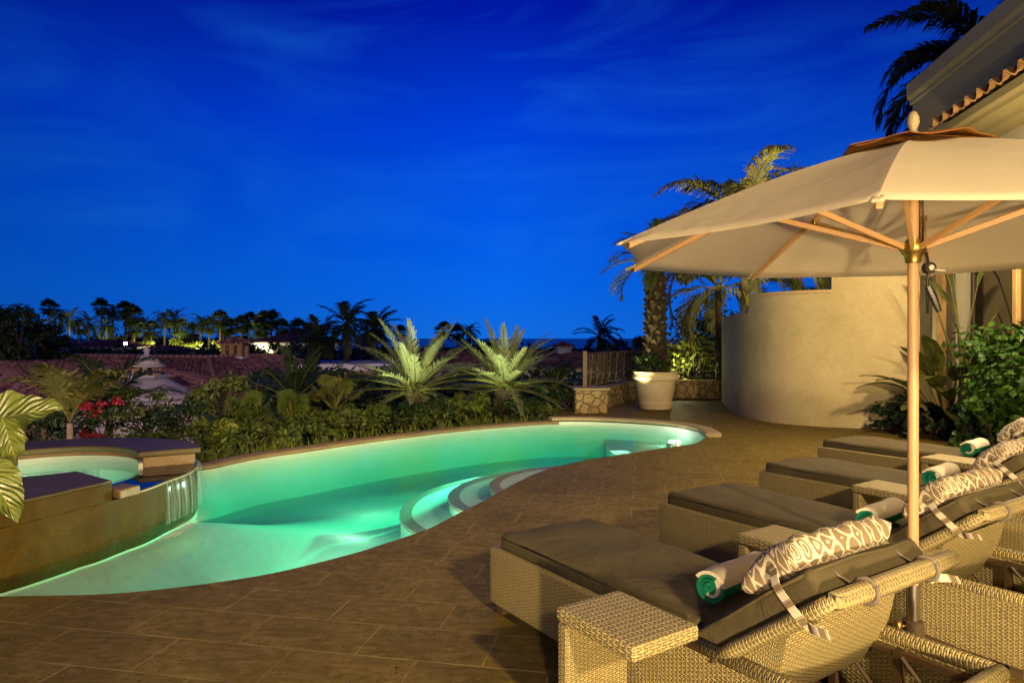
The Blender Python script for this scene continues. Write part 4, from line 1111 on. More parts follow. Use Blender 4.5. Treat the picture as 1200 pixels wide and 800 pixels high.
# big feather palm behind the stucco wall
p = A(872, 272, 16.5)
palm('feather_palm', (p.x, p.y, -2.5), p.z+2.5, 19, 2.9, [M['frond_olive'], M['frond_olive']], 'tall arching feather palm growing behind the curved stucco wall', 'palm tree', None, 12, tr=(.11, .085), elr=(-15, 84), droop=(60, 120), nl=52, ll=.72, lw=.055, vee=10, hang=1.0, rr=.028)
p = A(955, 345, 18)
palm('feather_palm', (p.x, p.y, -2.5), p.z+2.2, 13, 2.2, [M['frond_green'], M['frond_olive']], 'darker feather palm low behind the middle of the stucco wall', 'palm tree', None, 15, tr=(.14, .10), elr=(-20, 70), droop=(70, 130), nl=44, ll=.6, lw=.05, vee=12, hang=.8)
p = A(842, 338, 17.2)
palm('feather_palm', (p.x, p.y, -2.5), p.z+2.5, 15, 2.0, [M['frond_olive'], M['frond_olive']], 'lower golden feather palm drooping over the left end of the stucco wall', 'palm tree', None, 16, tr=(.10, .07), elr=(-30, 78), droop=(70, 130), nl=44, ll=.6, lw=.05, vee=10, hang=1.0, rr=.022)
# shrubs between pot and wall
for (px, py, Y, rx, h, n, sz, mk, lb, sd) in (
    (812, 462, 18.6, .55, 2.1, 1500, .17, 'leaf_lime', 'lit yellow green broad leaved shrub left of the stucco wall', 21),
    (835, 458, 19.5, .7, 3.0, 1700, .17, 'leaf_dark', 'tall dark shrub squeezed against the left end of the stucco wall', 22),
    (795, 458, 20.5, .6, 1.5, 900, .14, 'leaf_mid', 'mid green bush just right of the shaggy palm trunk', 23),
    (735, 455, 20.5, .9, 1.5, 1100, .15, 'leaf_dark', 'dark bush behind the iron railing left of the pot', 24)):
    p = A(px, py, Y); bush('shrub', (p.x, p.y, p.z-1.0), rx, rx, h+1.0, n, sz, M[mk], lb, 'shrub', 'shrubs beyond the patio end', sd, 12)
# plants by the house
def paddle_plant(name, loc, specs, label, mat, seed, trunk=None):
    rng = random.Random(seed); e = empty(name, loc, 0, label, 'plant'); b = MB()
    for (az, el, pl, L, W, dr, te) in specs: paddle(b, (rng.uniform(-.06, .06), rng.uniform(-.06, .06), trunk or 0), R(az), R(el), pl, L, W, R(dr), rng, te)
    b.build('leaves', [mat, M['frond_olive']], e, smooth=True)
    if trunk:
        b = MB(); n = int(trunk/.09); b.tube([V(0, 0, trunk*i/n) for i in range(n+1)], [.075*(1+.18*(i % 2))*(1-.2*i/n) for i in range(n+1)], 10)
        for i in range(14):
            a = i*2.4; z = trunk*(.35+.05*i); b.add([V(.07*math.cos(a-.4), .07*math.sin(a-.4), z-.1), V(.07*math.cos(a+.4), .07*math.sin(a+.4), z-.1), V(.12*math.cos(a), .12*math.sin(a), z+.12)], [(0, 1, 2)])
        b.build('trunk', M['trunk'], e)
    return e
p = G(1095, 505); paddle_plant('bird_of_paradise', (p.x, p.y-.35, 0), [(178, 58, .75, 1.0, .24, 50, 0), (150, 58, .8, .85, .26, 70, .02), (200, 72, .95, .85, .32, 45, 0), (230, 60, .7, .8, .30, 60, 0), (265, 66, .7, .75, .30, 55, .03), (120, 74, .9, .8, .28, 40, 0), (188, 42, .6, .95, .22, 45, 0), (290, 62, .65, .7, .28, 55, 0), (215, 82, 1.0, .75, .32, 40, 0), (245, 45, .5, .8, .26, 60, 0), (320, 72, .9, .7, .28, 50, 0), (270, 50, .35, .6, .24, 50, 0), (255, 72, .95, .7, .38, 70, 0), (225, 66, .85, .75, .36, 65, 0), (285, 76, 1.05, .7, .36, 60, 0), (200, 55, .55, .7, .34, 70, 0), (305, 60, .6, .7, .34, 70, 0), (165, 66, .75, .7, .34, 65, 0)],
    'broad leaved paddle plant against the wall, right of the umbrella pole', M['leaf_paddle'], 4)
p = A(1130, 500, 9.9); paddle_plant('traveller_plant', (p.x, p.y, 0), [(190, 82, 1.25, .4, .10, 20, 0), (170, 74, 1.3, .4, .1, 20, 0), (10, 80, 1.35, .45, .12, 25, 0), (120, 78, 1.1, .65, .22, 40, 0), (330, 72, 1.1, .7, .24, 60, 0), (95, 86, 1.5, .55, .18, 20, 0)],
    'tall plant with cut bare stalks and woody trunk beside the glazed door', M['leaf_paddle'], 9, .95)
p = G(1042, 506); bush('low_shrub', (p.x, p.y-.25, 0), .38, .3, .72, 900, .10, M['leaf_dark'], 'low dark shrub at the foot of the stucco wall left of the umbrella pole', 'shrub', None, 31, 10, lo=.15)
p = G(1088, 512); bush('low_shrub', (p.x, p.y-.2, 0), .6, .4, .62, 1300, .14, M['leaf_dark'], 'dark leafy shrub under the paddle plant just right of the umbrella pole', 'shrub', None, 32, 10, .4, lo=.1)
p = G(1168, 540); bush('climber_bush', (p.x+.15, p.y+.2, 0), .42, .5, .95, 2400, .095, M['leaf_ivy'], 'bright glossy green bush behind the rear lounger towel', 'shrub', None, 33, 16, .75, lo=.12)
p = G(1222, 540); bush('climber_bush', (p.x+.35, p.y+.5, 0), .72, .9, 1.85, 4200, .11, M['leaf_ivy'], 'tall dark green climber at the right side in front of the glazed doors', 'shrub', None, 34, 18, .75, lo=.10)
# dark palm behind the house
p = A(1120, 120, 15.5)
palm('roof_palm', (p.x+.95, p.y, -1), p.z+1+.9, 44, 3.3, [M['frond_dark'], M['frond_dark']], 'dark coconut palm looming over the upper wall of the house', 'palm tree', None, 19, tr=(.2, .14), elr=(-60, 60), droop=(55, 120), nl=56, ll=.75, lw=.075, vee=8, hang=.9)
# foreground leaf plant, rooted in a planter beside the viewer
cr = empty('croton_plant', (-1.30, 1.28, 0), 0, 'big yellow veined leaves of a plant close to the viewer at the left', 'plant')
b = MB(); b.lathe([(0, 0), (.16, 0), (.2, .34), (.215, .35), (.21, .38), (.18, .38), (.17, .33), (0, .33)], 28); b.build('planter', M['pot'], cr, smooth=True, angle=40)
b = MB()
b.tube(smooth_path([V(0, 0, .32), V(.03, .0, .8), V(.16, -.02, 1.18), V(.26, -.03, 1.37)], 6), .011, 8)
b.tube(smooth_path([V(.03, .0, .7), V(.12, -.10, 1.0), V(.26, -.10, 1.24)], 6), .008, 8)
b.build('stem', M['bark'], cr, smooth=True)
def croton_leaf(mb, base, d, up, L, W, droop, fold=.25):
    d = Vector(d).normalized(); s = d.cross(Vector(up)).normalized(); segs = 22; nx = [x/6 for x in range(-6, 7)]
    p = Vector(base); vs = []; fs = []; uvs = []
    for i in range(segs+1):
        f = i/segs; t = (d-V(0, 0, droop*f)).normalized(); u_ = s.cross(t).normalized()
        w = W*.5*math.sin(math.pi*min(1, f**.8))**.75*(1-.18*f) if 0 < f < 1 else 0
        for x in nx: vs.append(p+s*x*w+u_*(-abs(x)*w*fold*.2+w*fold*(1-math.cos(x*1.5))+.006*math.sin(f*26-abs(x)*3)*abs(x)*(1-abs(x)*.3)+.008*math.sin(f*9+x)*x*x))
        p = p+t*L/segs
    n = len(nx)
    for i in range(segs):
        for k in range(n-1):
            fs.append((i*n+k, i*n+k+1, (i+1)*n+k+1, (i+1)*n+k)); uvs.append([(nx[k], i/segs), (nx[k+1], i/segs), (nx[k+1], (i+1)/segs), (nx[k], (i+1)/segs)])
    mb.add(vs, fs, uvs)
b = MB(); O = V(-1.30, 1.28, 0)
def toO(px, py, Y): return A(px, py, Y)-O
q = toO(-26, 497, 1.20); b1 = toO(68, 470, 1.24); croton_leaf(b, q, b1-q, (0, -.8, .7), (b1-q).length*1.04, .105, .22)
q = toO(2, 488, 1.18); b1 = toO(20, 542, 1.15); croton_leaf(b, q, b1-q, (.25, -1, .25), (b1-q).length*1.06, .055, .1)
q = toO(-24, 540, 1.12); b1 = toO(24, 606, 1.10); croton_leaf(b, q, b1-q, (.5, -.6, .6), (b1-q).length*1.02, .075, .2)
q = toO(-30, 500, 1.2); b1 = toO(-110, 470, 1.3); croton_leaf(b, q, b1-q, (0, -.5, 1), .17, .09, .4)
q = toO(-30, 560, 1.2); b1 = toO(-100, 600, 1.1); croton_leaf(b, q, b1-q, (0, -.5, 1), .17, .09, .4)
q = toO(-30, 520, 1.2); b1 = toO(-60, 430, 1.25); croton_leaf(b, q, b1-q, (-1, -.5, .3), .16, .08, .3)
b.build('leaves', M['croton'], cr, smooth=True)

# ------------------------------------------------------------------ bed behind the pool
sx = lambda px, py, Y: A(px, py, Y)
# small broad palms at the left
p = sx(82, 500, 9.6); palm('young_palm', (p.x, p.y, -.5), p.z+.55, 7, 1.15, [M['frond_olive'], M['frond_olive']], 'young palm with broad pale fronds behind the spa', 'palm tree', None, 41, tr=(.05, .04), elr=(45, 82), droop=(45, 115), nl=26, ll=.42, lw=.05, vee=20, hang=.6, rr=.016, trunkmat=M['far_trunk'])
p = sx(128, 500, 11.5); palm('young_palm', (p.x, p.y, -.6), p.z+.9, 13, 1.35, [M['frond_dark'], M['frond_olive']], 'dark bushy young palm in front of the domed cupola', 'palm tree', None, 43, tr=(.07, .05), elr=(0, 80), droop=(40, 110), nl=28, ll=.45, lw=.04, vee=20, hang=.6)
p = sx(345, 470, 14.5); palm('spiky_palm', (p.x, p.y, -1.0), p.z+1.0, 15, 1.25, [M['frond_dark'], M['frond_olive']], 'dark spiky palm between the tiled roof and the uplit palms', 'palm tree', None, 45, tr=(.1, .1), elr=(20, 84), droop=(10, 60), nl=24, ll=.30, lw=.035, vee=25, hang=.2)
p = sx(650, 452, 15.5); palm('spiky_palm', (p.x, p.y, -1.0), p.z+.9, 13, 1.1, [M['frond_dark'], M['frond_olive']], 'dark arching palm between the uplit pair and the pier', 'palm tree', None, 47, tr=(.1, .1), elr=(10, 80), droop=(50, 110), nl=26, ll=.32, lw=.035, vee=20, hang=.6)
# fan palms low in the bed
def fanpalm(loc, n, L, lr, mat, label, seed):
    rng = random.Random(seed); e = empty('fan_palm', loc, 0, label, 'plant'); b = MB()
    for i in range(n): fan(b, V(0, 0, .05), i*2.4+rng.uniform(-.3, .3), R(rng.uniform(20, 80)), L*rng.uniform(.7, 1.15), lr*rng.uniform(.8, 1.1), 18, rng)
    b.build('leaves', [mat, M['frond_olive']], e); b = MB(); b.tube([V(0, 0, -.3), V(0, 0, .1)], [.05, .04], 8); b.build('stem', M['bark'], e); return e
fanpalm(tuple(sx(285, 505, 11.2)-V(0, 0, .1)), 12, .55, .30, M['leaf_mid'], 'low fan leaved plant at the pool rim left of the uplit palms', 51)
fanpalm(tuple(sx(345, 500, 11.8)-V(0, 0, .1)), 12, .50, .28, M['leaf_mid'], 'low fan leaved plant below the dark spiky palm', 52)
fanpalm(tuple(sx(392, 478, 13)-V(0, 0, .1)), 11, .55, .32, M['frond_olive'], 'taller fan leaved plant left of the uplit pair', 53)
# individual shrubs
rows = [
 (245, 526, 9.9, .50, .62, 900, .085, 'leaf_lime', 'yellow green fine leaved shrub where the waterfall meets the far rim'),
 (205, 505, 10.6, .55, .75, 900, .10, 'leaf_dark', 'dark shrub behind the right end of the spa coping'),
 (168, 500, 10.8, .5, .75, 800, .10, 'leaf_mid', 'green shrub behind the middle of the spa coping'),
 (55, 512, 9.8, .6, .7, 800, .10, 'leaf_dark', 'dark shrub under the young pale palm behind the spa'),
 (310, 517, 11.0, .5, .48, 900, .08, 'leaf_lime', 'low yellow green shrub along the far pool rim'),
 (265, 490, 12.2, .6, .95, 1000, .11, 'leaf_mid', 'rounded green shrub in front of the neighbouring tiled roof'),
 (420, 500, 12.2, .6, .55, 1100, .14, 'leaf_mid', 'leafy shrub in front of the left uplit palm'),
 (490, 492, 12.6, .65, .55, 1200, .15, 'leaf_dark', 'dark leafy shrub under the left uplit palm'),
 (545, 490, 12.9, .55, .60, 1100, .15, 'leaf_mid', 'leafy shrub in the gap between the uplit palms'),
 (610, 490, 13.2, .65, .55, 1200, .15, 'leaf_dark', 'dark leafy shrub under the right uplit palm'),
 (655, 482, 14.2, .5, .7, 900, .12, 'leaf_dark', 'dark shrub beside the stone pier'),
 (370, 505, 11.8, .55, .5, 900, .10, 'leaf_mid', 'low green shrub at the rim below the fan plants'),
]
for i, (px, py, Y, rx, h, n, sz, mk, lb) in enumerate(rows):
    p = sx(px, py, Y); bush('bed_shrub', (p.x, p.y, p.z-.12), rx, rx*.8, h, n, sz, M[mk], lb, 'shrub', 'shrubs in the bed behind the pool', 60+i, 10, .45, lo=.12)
# ground cover filling the bed
b = MB(); rng = random.Random(99); lp = []
for _ in range(330):
    i = rng.randrange(nn+split, nn+len(far_w)+6); q = Vector(fo[i]); d = rng.random()**1.2*5.5
    dd = (q-Vector((.5, 7.0))).normalized(); q = q+dd*(d+.18)
    z = -.2-max(0, d-1)*.16
    lp.append((V(q.x, q.y, z+.10+rng.uniform(0, .22)+.05*min(d, 3)), rng.uniform(.14, .30)+.03*d))
leaves(b, lp, 15000, .10, rng, aspect=.42); tag(b.build('ground_cover', M['leaf_mid']), 'dense leafy undergrowth between the bed plants', None, None, 'stuff')
# grassy tufts at the rim
b = MB(); out = []
for _ in range(1500):
    i = rng.randrange(nn+split, nn+len(far_w)-2); q = Vector(fo[i]).lerp(Vector(fo[i+1]), rng.random()); dd = (q-Vector((.5, 7.0))).normalized(); q = q+dd*rng.uniform(.02, .55)
    a = rng.uniform(0, 6.28); h = rng.uniform(.07, .27); ln = V(math.cos(a), math.sin(a), 0)*rng.uniform(.05, .16); w = V(-math.sin(a), math.cos(a), 0)*.006
    p0 = V(q.x, q.y, -.18); p1 = p0+ln*.4+V(0, 0, h*.65); p2 = p0+ln+V(0, 0, h)
    out.append([p0-w, p0+w, p1+w, p1-w]); out.append([p1-w, p1+w, p2+w*.2, p2-w*.2])
b.quads_np(np.array([[tuple(c) for c in f] for f in out])); tag(b.build('rim_grass', M['leaf_lime']), 'fine grass along the far rim of the pool', None, None, 'stuff')
# bougainvillea
for (px, py, Y, lb, sd) in ((118, 478, 9.3, 'red bougainvillea spray behind the left of the spa', 71), (106, 512, 9.0, 'small red bougainvillea low behind the spa coping', 72), (680, 457, 15.2, 'small red flowering spray left of the stone pier', 73)):
    p = sx(px, py, Y); rng = random.Random(sd); e = empty('bougainvillea', (p.x, p.y, p.z-.5), 0, lb, 'flowering shrub', 'red bougainvilleas')
    lp = [(V(rng.uniform(-.18, .18), rng.uniform(-.15, .15), .5+rng.uniform(-.07, .07)), .10) for _ in range(5)]
    if sd != 71: lp = [(c*.6+V(0, 0, .2), r*.65) for c, r in lp]
    b = MB(); leaves(b, lp, 260, .055, rng, aspect=.8); b.build('blossom', M['petal'], e)
    b = MB(); lp2 = [(c-V(0, 0, .12), r*1.4) for c, r in lp]; leaves(b, lp2, 300, .07, rng); b.build('foliage', M['leaf_dark'], e)
    b = MB(); stems(b, lp, rng, .008); b.build('stem', M['bark'], e)
# ================================================================== neighbours below the terrace
def hip_house(name, c, ang, w, d, z0, ze, rise, wallm, label, over=.4, windows=(), roofm=None, cat='house', group=None):
    """box walls w x d with a hipped tile roof"""
    e = empty(name, (c[0], c[1], z0), ang, label, cat, group); h = ze-z0
    b = MB(); b.box(-w/2, w/2, -d/2, d/2, 0, h); b.build('wall', wallm, e)
    a, q = w/2+over, d/2+over; k = min(a, q)*.98
    b = MB(); H = h+rise; sl = rise/k
    if w >= d: r0, r1 = V(-a+k, 0, H), V(a-k, 0, H)
    else: r0, r1 = V(0, -q+k, H), V(0, q-k, H)
    c00, c10, c11, c01 = V(-a, -q, h), V(a, -q, h), V(a, q, h), V(-a, q, h)
    T = dict(pitch=.34, rowlen=.42, amp=.05, thick=.035)
    if w >= d: fl = [(c00, c10, r1, r0), (c11, c01, r0, r1), (c01, c00, r0, r0), (c10, c11, r1, r1)]
    else: fl = [(c10, c11, r1, r0), (c01, c00, r0, r1), (c00, c10, r0, r0), (c11, c01, r1, r1)]
    for f in fl: tile_face(b, *f, **T)
    b.build('roof', roofm or M['roof_tile'], e)
    b = MB(); b.box(-a+.05, a-.05, -q+.05, q-.05, h-.14, h-.01); b.build('eave_board', M['nb_pale'], e)
    for (x, z, ww, hh) in windows:
        b = MB(); b.box(x-ww/2, x+ww/2, -d/2-.03, -d/2+.02, z, z+hh); b.build('window', M['glass'], e)
    return e
# the big L shaped tiled roof with its corner towards the terrace
C0 = A(251, 446.7, 30); u = V(-.95, .31, 0).normalized(); v = V(.30, .954, 0).normalized()
nb = empty('tiled_house', (C0.x, C0.y, -3.2), 0, 'neighbouring house whose wide clay tiled roof shows a corner towards the pool', 'house')
def rr_(p): return p-V(C0.x, C0.y, -3.2)
ze = C0.z; O3 = V(C0.x, C0.y, ze); Hh = O3+u*3+v*3+V(0, 0, .92)
b = MB(); T = dict(pitch=.30, rowlen=.40, amp=.06, thick=.04)
R1 = O3+u*3+v*8+V(0, 0, .92); L1 = O3+u*13+v*3+V(0, 0, .92)
for f in ((O3, O3+v*11, R1, Hh), (O3+u*16, O3, Hh, L1), (O3+v*11+u*6, O3+v*6+u*6, Hh, R1), (O3+v*6+u*6, O3+u*16+v*6, L1, Hh), (O3+v*11, O3+v*11+u*6, R1, R1), (O3+u*16+v*6, O3+u*16, L1, L1)):
    tile_face(b, *[rr_(p) for p in f], **T)
b.build('roof', M['roof_tile'], nb)
b = MB()
for p, q in ((O3, Hh), (Hh, R1), (Hh, L1), (O3+v*11, R1)):
    p, q = rr_(p)+V(0, 0, .05), rr_(q)+V(0, 0, .05); n_ = int((q-p).length/.35)
    for i in range(n_): b.tube([p.lerp(q, i/n_), p.lerp(q, (i+1.1)/n_)], [.11, .085], 8)
b.build('ridge_tiles', M['roof_tile'], nb, smooth=True)
b = MB(); ins = .45; D0 = rr_(O3+u*ins+v*ins)
def poly(mb, pts, z0, z1): mb.prism([(p.x, p.y) for p in pts], z0, z1)
hh = ze+3.2
poly(b, [D0, D0+u*15, D0+u*15+v*5, D0+u*5+v*5, D0+u*5+v*10, D0+v*10], 0, hh-.05); b.build('wall', M['nb_wall'], nb)
b = MB(); D1 = rr_(O3+u*.06+v*.06); poly(b, [D1, D1+u*15.8, D1+u*15.8+v*5.8, D1+u*5.8+v*5.8, D1+u*5.8+v*10.8, D1+v*10.8], hh-.20, hh-.03); b.build('eave_board', M['nb_pale'], nb)
# chimney with its own little roof
cb = O3+u*3.2+v*5.2+V(0, 0, .80); e = nb
def at_nb(mb): mb.v = [tuple(rr_(Vector(p))) for p in mb.v]; return mb
b = MB(); b.box(cb.x-.62, cb.x+.62, cb.y-.62, cb.y+.62, cb.z-.5, cb.z+.14); ch = at_nb(b).build('chimney', M['nb_white'], nb)
b = MB()
for dx in (-.42, 0, .42):
    for dy in (-.42, .42): b.box(cb.x+dx-.12, cb.x+dx+.12, cb.y+dy-.12, cb.y+dy+.12, cb.z+.14, cb.z+.72)
b.box(cb.x-.58, cb.x+.58, cb.y-.58, cb.y+.58, cb.z+.72, cb.z+.82); at_nb(b).build('chimney_pillars', M['nb_wall'], ch)
b = MB(); top = V(cb.x, cb.y, cb.z+1.18); cc = [V(cb.x+sx_*.78, cb.y+sy_*.78, cb.z+.82) for sx_, sy_ in ((-1, -1), (1, -1), (1, 1), (-1, 1))]
for i in range(4): tile_face(b, cc[i], cc[(i+1) % 4], top, top, .26, .3, .04, .03)
at_nb(b).build('chimney_roof', M['roof_tile'], ch)
# domed pavilion with lantern
p = A(172, 462, 22); dm = empty('domed_pavilion', (p.x, p.y, -2.8), 0, 'pale domed pavilion with a small lantern and finial among the shrubs', 'pavilion')
z = lambda py: 2.8+CAM_H-(py-HOR)*22/FPX
b = MB(); b.lathe([(2.0, 0), (2.0, z(472)), (2.1, z(471)), (2.1, z(466)), (1.9, z(465)), (0, z(465))], 40); b.build('drum', M['nb_pale'], dm, smooth=True, angle=35)
b = MB(); b.lathe([(1.45, z(465)), (1.45, z(461)), (1.30, z(459)), (1.0, z(452)), (.72, z(446)), (.5, z(442)), (0, z(441.5))], 40); b.build('dome', M['dome'], dm, smooth=True, angle=35)
b = MB(); b.box(-.52, .52, -.52, .52, z(442), z(439)); b.build('lantern_base', M['dome'], dm)
for i in range(8):
    a = R(45*i+22); b = MB(); b.box(-.075, .075, -.05, .05, 0, z(429.5)-z(439)); o = b.build('lantern_pillar', M['nb_wall'], dm); o.location = (.36*math.cos(a), .36*math.sin(a), z(439)); o.rotation_euler = (0, 0, a+R(90))
b = MB(); b.lathe([(.0, z(429.5)), (.52, z(429.5)), (.54, z(427)), (.42, z(426.5)), (.38, z(422)), (.26, z(418)), (.1, z(415.5)), (0, z(415))], 28); b.build('lantern_dome', M['dome'], dm, smooth=True, angle=35)
b = MB(); b.lathe([(0, z(416)), (.10, z(415)), (.06, z(413)), (.11, z(411)), (.11, z(409.5)), (.04, z(408)), (.055, z(406)), (0, z(404.5))], 16); b.build('finial', M['dome'], dm, smooth=True)
# other roofs
hip_house('tiled_house', A(35, 450, 27), R(12), 13, 7, -3.2, -.55, 1.15, M['nb_wall'], 'dark tiled roof house at the far left below the big tree')
hip_house('far_house', A(128, 404, 92), R(8), 9, 6, -1.4, .35, .9, M['nb_white'], 'far white house with red roof beside the bright lamp', windows=[(-2, .7, 1, 1)])
hip_house('far_house', A(196, 406, 86), R(-10), 8, 6, -1.6, -.35, .9, M['nb_pale'], 'far low pale house behind the cupola finial')
hip_house('far_house', A(352, 398, 100), R(5), 12, 7, -1.6, .9, 1.2, M['nb_white'], 'far pale house under the palms right of the chimney')
fh = empty('flat_house', (A(410, 430, 36).x, 36, -3.2), R(4), 'flat roofed house with pale parapet left of the uplit palms', 'house')
b = MB(); b.box(-2.4, 2.2, -2, 3, 0, 3.1); b.build('wall', M['nb_wall'], fh); b = MB(); b.box(-2.6, 2.4, -2.2, 3.2, 3.104, 3.42); b.build('parapet', M['nb_white'], fh)
hip_house('tiled_house', A(615, 418, 44), R(-6), 7, 5, -3.2, -.05, .75, M['nb_pale'], 'purple tinted tiled roof behind the right uplit palm')
hip_house('tiled_house', A(692, 424, 40), R(-14), 7.5, 6, -3.2, -.10, .80, M['nb_white'], 'tiled roof house behind the iron railing')
hip_house('small_tower', A(660, 410, 46), R(10), .9, .9, -3, .95, .30, M['nb_white'], 'small square tower with tiled cap beyond the railing', .18, cat='tower')
hip_house('tiled_house', A(530, 416, 46), R(4), 6, 5, -3.2, -.1, .7, M['nb_pale'], 'tiled roof seen between the uplit palms')

# ------------------------------------------------------------------ trees beyond
def tree(name, loc, h, cr, n, size, mat, label, seed, group=None, sq=1.0):
    rng = random.Random(seed); e = empty(name, loc, 0, label, 'tree', group)
    lp = [(V(rng.uniform(-1, 1)*cr*.75, rng.uniform(-1, 1)*cr*.75, h-cr*sq*.7+rng.uniform(-.6, .6)*cr*sq), cr*rng.uniform(.3, .5)) for _ in range(13)]
    b = MB(); leaves(b, lp, n, size, rng, aspect=.5, lower=-.8); b.build('crown', mat, e)
    b = MB(); b.tube([V(0, 0, 0), V(.05, 0, h*.35), V(0, .05, h*.6)], [.22, .17, .12], 9); stems(b, lp[:8], rng, .07, (0, 0, h*.45), 1); b.build('trunk', M['bark'], e)
for (px, py, Y, h, cr, sd, lb) in ((18, 440, 30, 3.0, 1.7, 1, 'big dark tree at the left edge above the roofs'), (-25, 440, 31, 3.0, 1.6, 2, 'dark tree cut by the left edge of the view'), (58, 432, 36, 2.2, 1.2, 3, 'smaller dark tree right of the big dark tree'),
                                   (318, 430, 44, 4.0, 1.6, 4, 'dark round tree right of the tiled chimney'), (560, 425, 60, 4.0, 1.9, 5, 'dark tree far behind the gap between the uplit palms'), (740, 425, 55, 4.2, 1.8, 6, 'dark tree beyond the railing near the shaggy palm')):
    p = A(px, py, Y); z0 = terr(p.x, p.y); tree('dark_tree', (p.x, p.y, z0), p.z-z0+(h if sd < 4 else 2.2), cr, 2600, .26, M['leaf_dark'], lb, sd*7, 'dark trees among the roofs', 1.1)
def coco(px, py, Y, L, sd, lb, wind=None, mt='frond_dark', nf=24, elr=(-45, 75), gr='dark palms in the middle distance'):
    p = A(px, py, Y); z0 = terr(p.x, p.y)
    palm('coconut_palm', (p.x, p.y, z0), p.z-z0, nf, L, [M[mt], M[mt]], lb, 'palm tree', gr, sd, tr=(.2, .13), elr=elr, droop=(40, 110), nl=26, ll=.55, lw=.07, vee=10, hang=.7, wind=wind, rr=.03)
coco(406, 380, 36, 2.0, 101, 'tall dark palm left of the uplit pair, the higher crown')
coco(440, 386, 38, 1.7, 102, 'dark round palm crown directly left of the uplit pair', nf=30)
coco(372, 398, 34, 1.6, 103, 'lower dark palm left of the two tall dark crowns')
coco(702, 394, 46, 2.0, 104, 'wind blown dark palm alone above the sea horizon', (R(20), .8), 'frond_dark', 20)
# skyline palms: fan palms built once in five kinds, then placed
def far_crown(seed, n=34, L=.95, lr=1.2, dead=True):
    rng = random.Random(seed); b = MB()
    for i in range(n):
        f = i/n; fan(b, V(0, 0, 0), i*2.4+rng.uniform(-.3, .3), R(88-150*f+rng.uniform(-12, 12)), L*rng.uniform(.75, 1.1), lr*rng.uniform(.8, 1.15), 11, rng, 80)
    return b.mesh('crown', [M['frond_far'], M['frond_far']])
def far_coco(seed, n=18, L=2.9):
    rng = random.Random(seed); b = MB()
    for i in range(n):
        f = i/n; frond(b, V(0, 0, 0), i*2.4+rng.uniform(-.3, .3), R(75-115*f+rng.uniform(-10, 10)), L*rng.uniform(.8, 1.1), R(rng.uniform(50, 110)), 14, .75, .13, 10, .05, .8, rng=rng, segs=5)
    return b.mesh('crown', [M['frond_far'], M['frond_far']])
crowns = [far_crown(1), far_crown(2, 30, .85, 1.1), far_crown(3, 38, 1.0, 1.25), far_coco(4), far_coco(5, 20, 2.5)]
b = MB(); b.tube([V(0, 0, 0), V(.01, 0, .4), V(-.01, 0, .8), V(0, 0, 1)], [.24, .17, .15, .14], 8); ftm = b.mesh('trunk', M['far_trunk'], smooth=True)
ORD = ['first', 'second', 'third', 'fourth', 'fifth', 'sixth', 'seventh', 'eighth', 'ninth', 'tenth']
FP = [(58, 361, 110, 0, 'short dark skyline palm beside the big dark left tree'), (70, 369, 112, 4, 'feathery dark palm in the skyline just right of the big tree'), (81, 374, 105, 3, 'feathery palm lit from below in the skyline, nearest the dark left trees'),
 (104, 379, 115, 3, 'lone feathery palm against open sky in the left skyline gap'), (119, 360, 118, 0, 'tallest thin trunked palm of the left skyline'), (132, 364, 112, 4, 'round dark palm crown right of the tallest thin palm'),
 (125, 382, 108, 4, 'low feathery palm under the tallest thin palm'), (147, 363, 115, 0, 'tall palm straight above the bright lamp'), (155, 371, 110, 2, 'leafy palm just right of the palm above the bright lamp'), (157, 384, 100, 1, 'yellow lit palm right of the bright lamp'),
 (169, 381, 118, 3, 'dark feathery palm between the yellow lit palm and the pale trunk palm'), (177, 388, 104, 0, 'small palm with pale lit trunk above the cupola'), (193, 371, 108, 4, 'large dark palm above the cupola right side'),
 (204, 375, 114, 3, 'dark feathery palm touching the large one above the cupola'), (211, 384, 102, 1, 'lit palm with glowing underside right of the cupola'), (235, 377, 112, 4, 'dark palm over the middle of the tiled roof, left of a pair'),
 (245, 382, 110, 0, 'small fan palm over the middle of the tiled roof, right of a pair'), (258, 375, 108, 2, 'bushy lit palm above the tiled roof hip'), (262, 384, 116, 0, 'thin palm peeping behind the bushy lit palm'),
 (271, 383, 118, 1, 'slim palm left of the tiled chimney'), (283, 381, 112, 2, 'dark full palm directly over the tiled chimney left side'), (292, 377, 118, 0, 'thin tall palm directly over the tiled chimney'),
 (306, 385, 100, 0, 'shorter of three bright lit palms beside the chimney'), (309, 376, 102, 1, 'middle one of three bright lit palms beside the chimney'), (318, 375, 101, 0, 'tallest of three bright lit palms beside the chimney'),
 (330, 384, 112, 2, 'dark palm right of the three bright lit palms'), (341, 388, 120, 4, 'low feathery palm over the pale far house'), (350, 384, 114, 0, 'small dark palm at the right end of the lit skyline'),
 (361, 390, 118, 1, 'tiny palm between the lit skyline and the dark coconut palms'), (47, 380, 100, 4, 'dark feathery palm half merged with the big dark left tree'), (92, 383, 118, 1, 'tiny skyline palm left of the lone feathery palm'), (226, 388, 120, 1, 'tiny palm in the skyline between lit palm and dark pair'),
 (470, 389, 130, 1, 'tiny palm on the horizon above the left uplit palm'), (520, 388, 130, 0, 'tiny palm on the horizon between the uplit palms, left one'), (536, 390, 135, 2, 'tiny palm on the horizon between the uplit palms, right one'), (551, 387, 128, 4, 'feathery tiny palm on the horizon at the right uplit palm')]
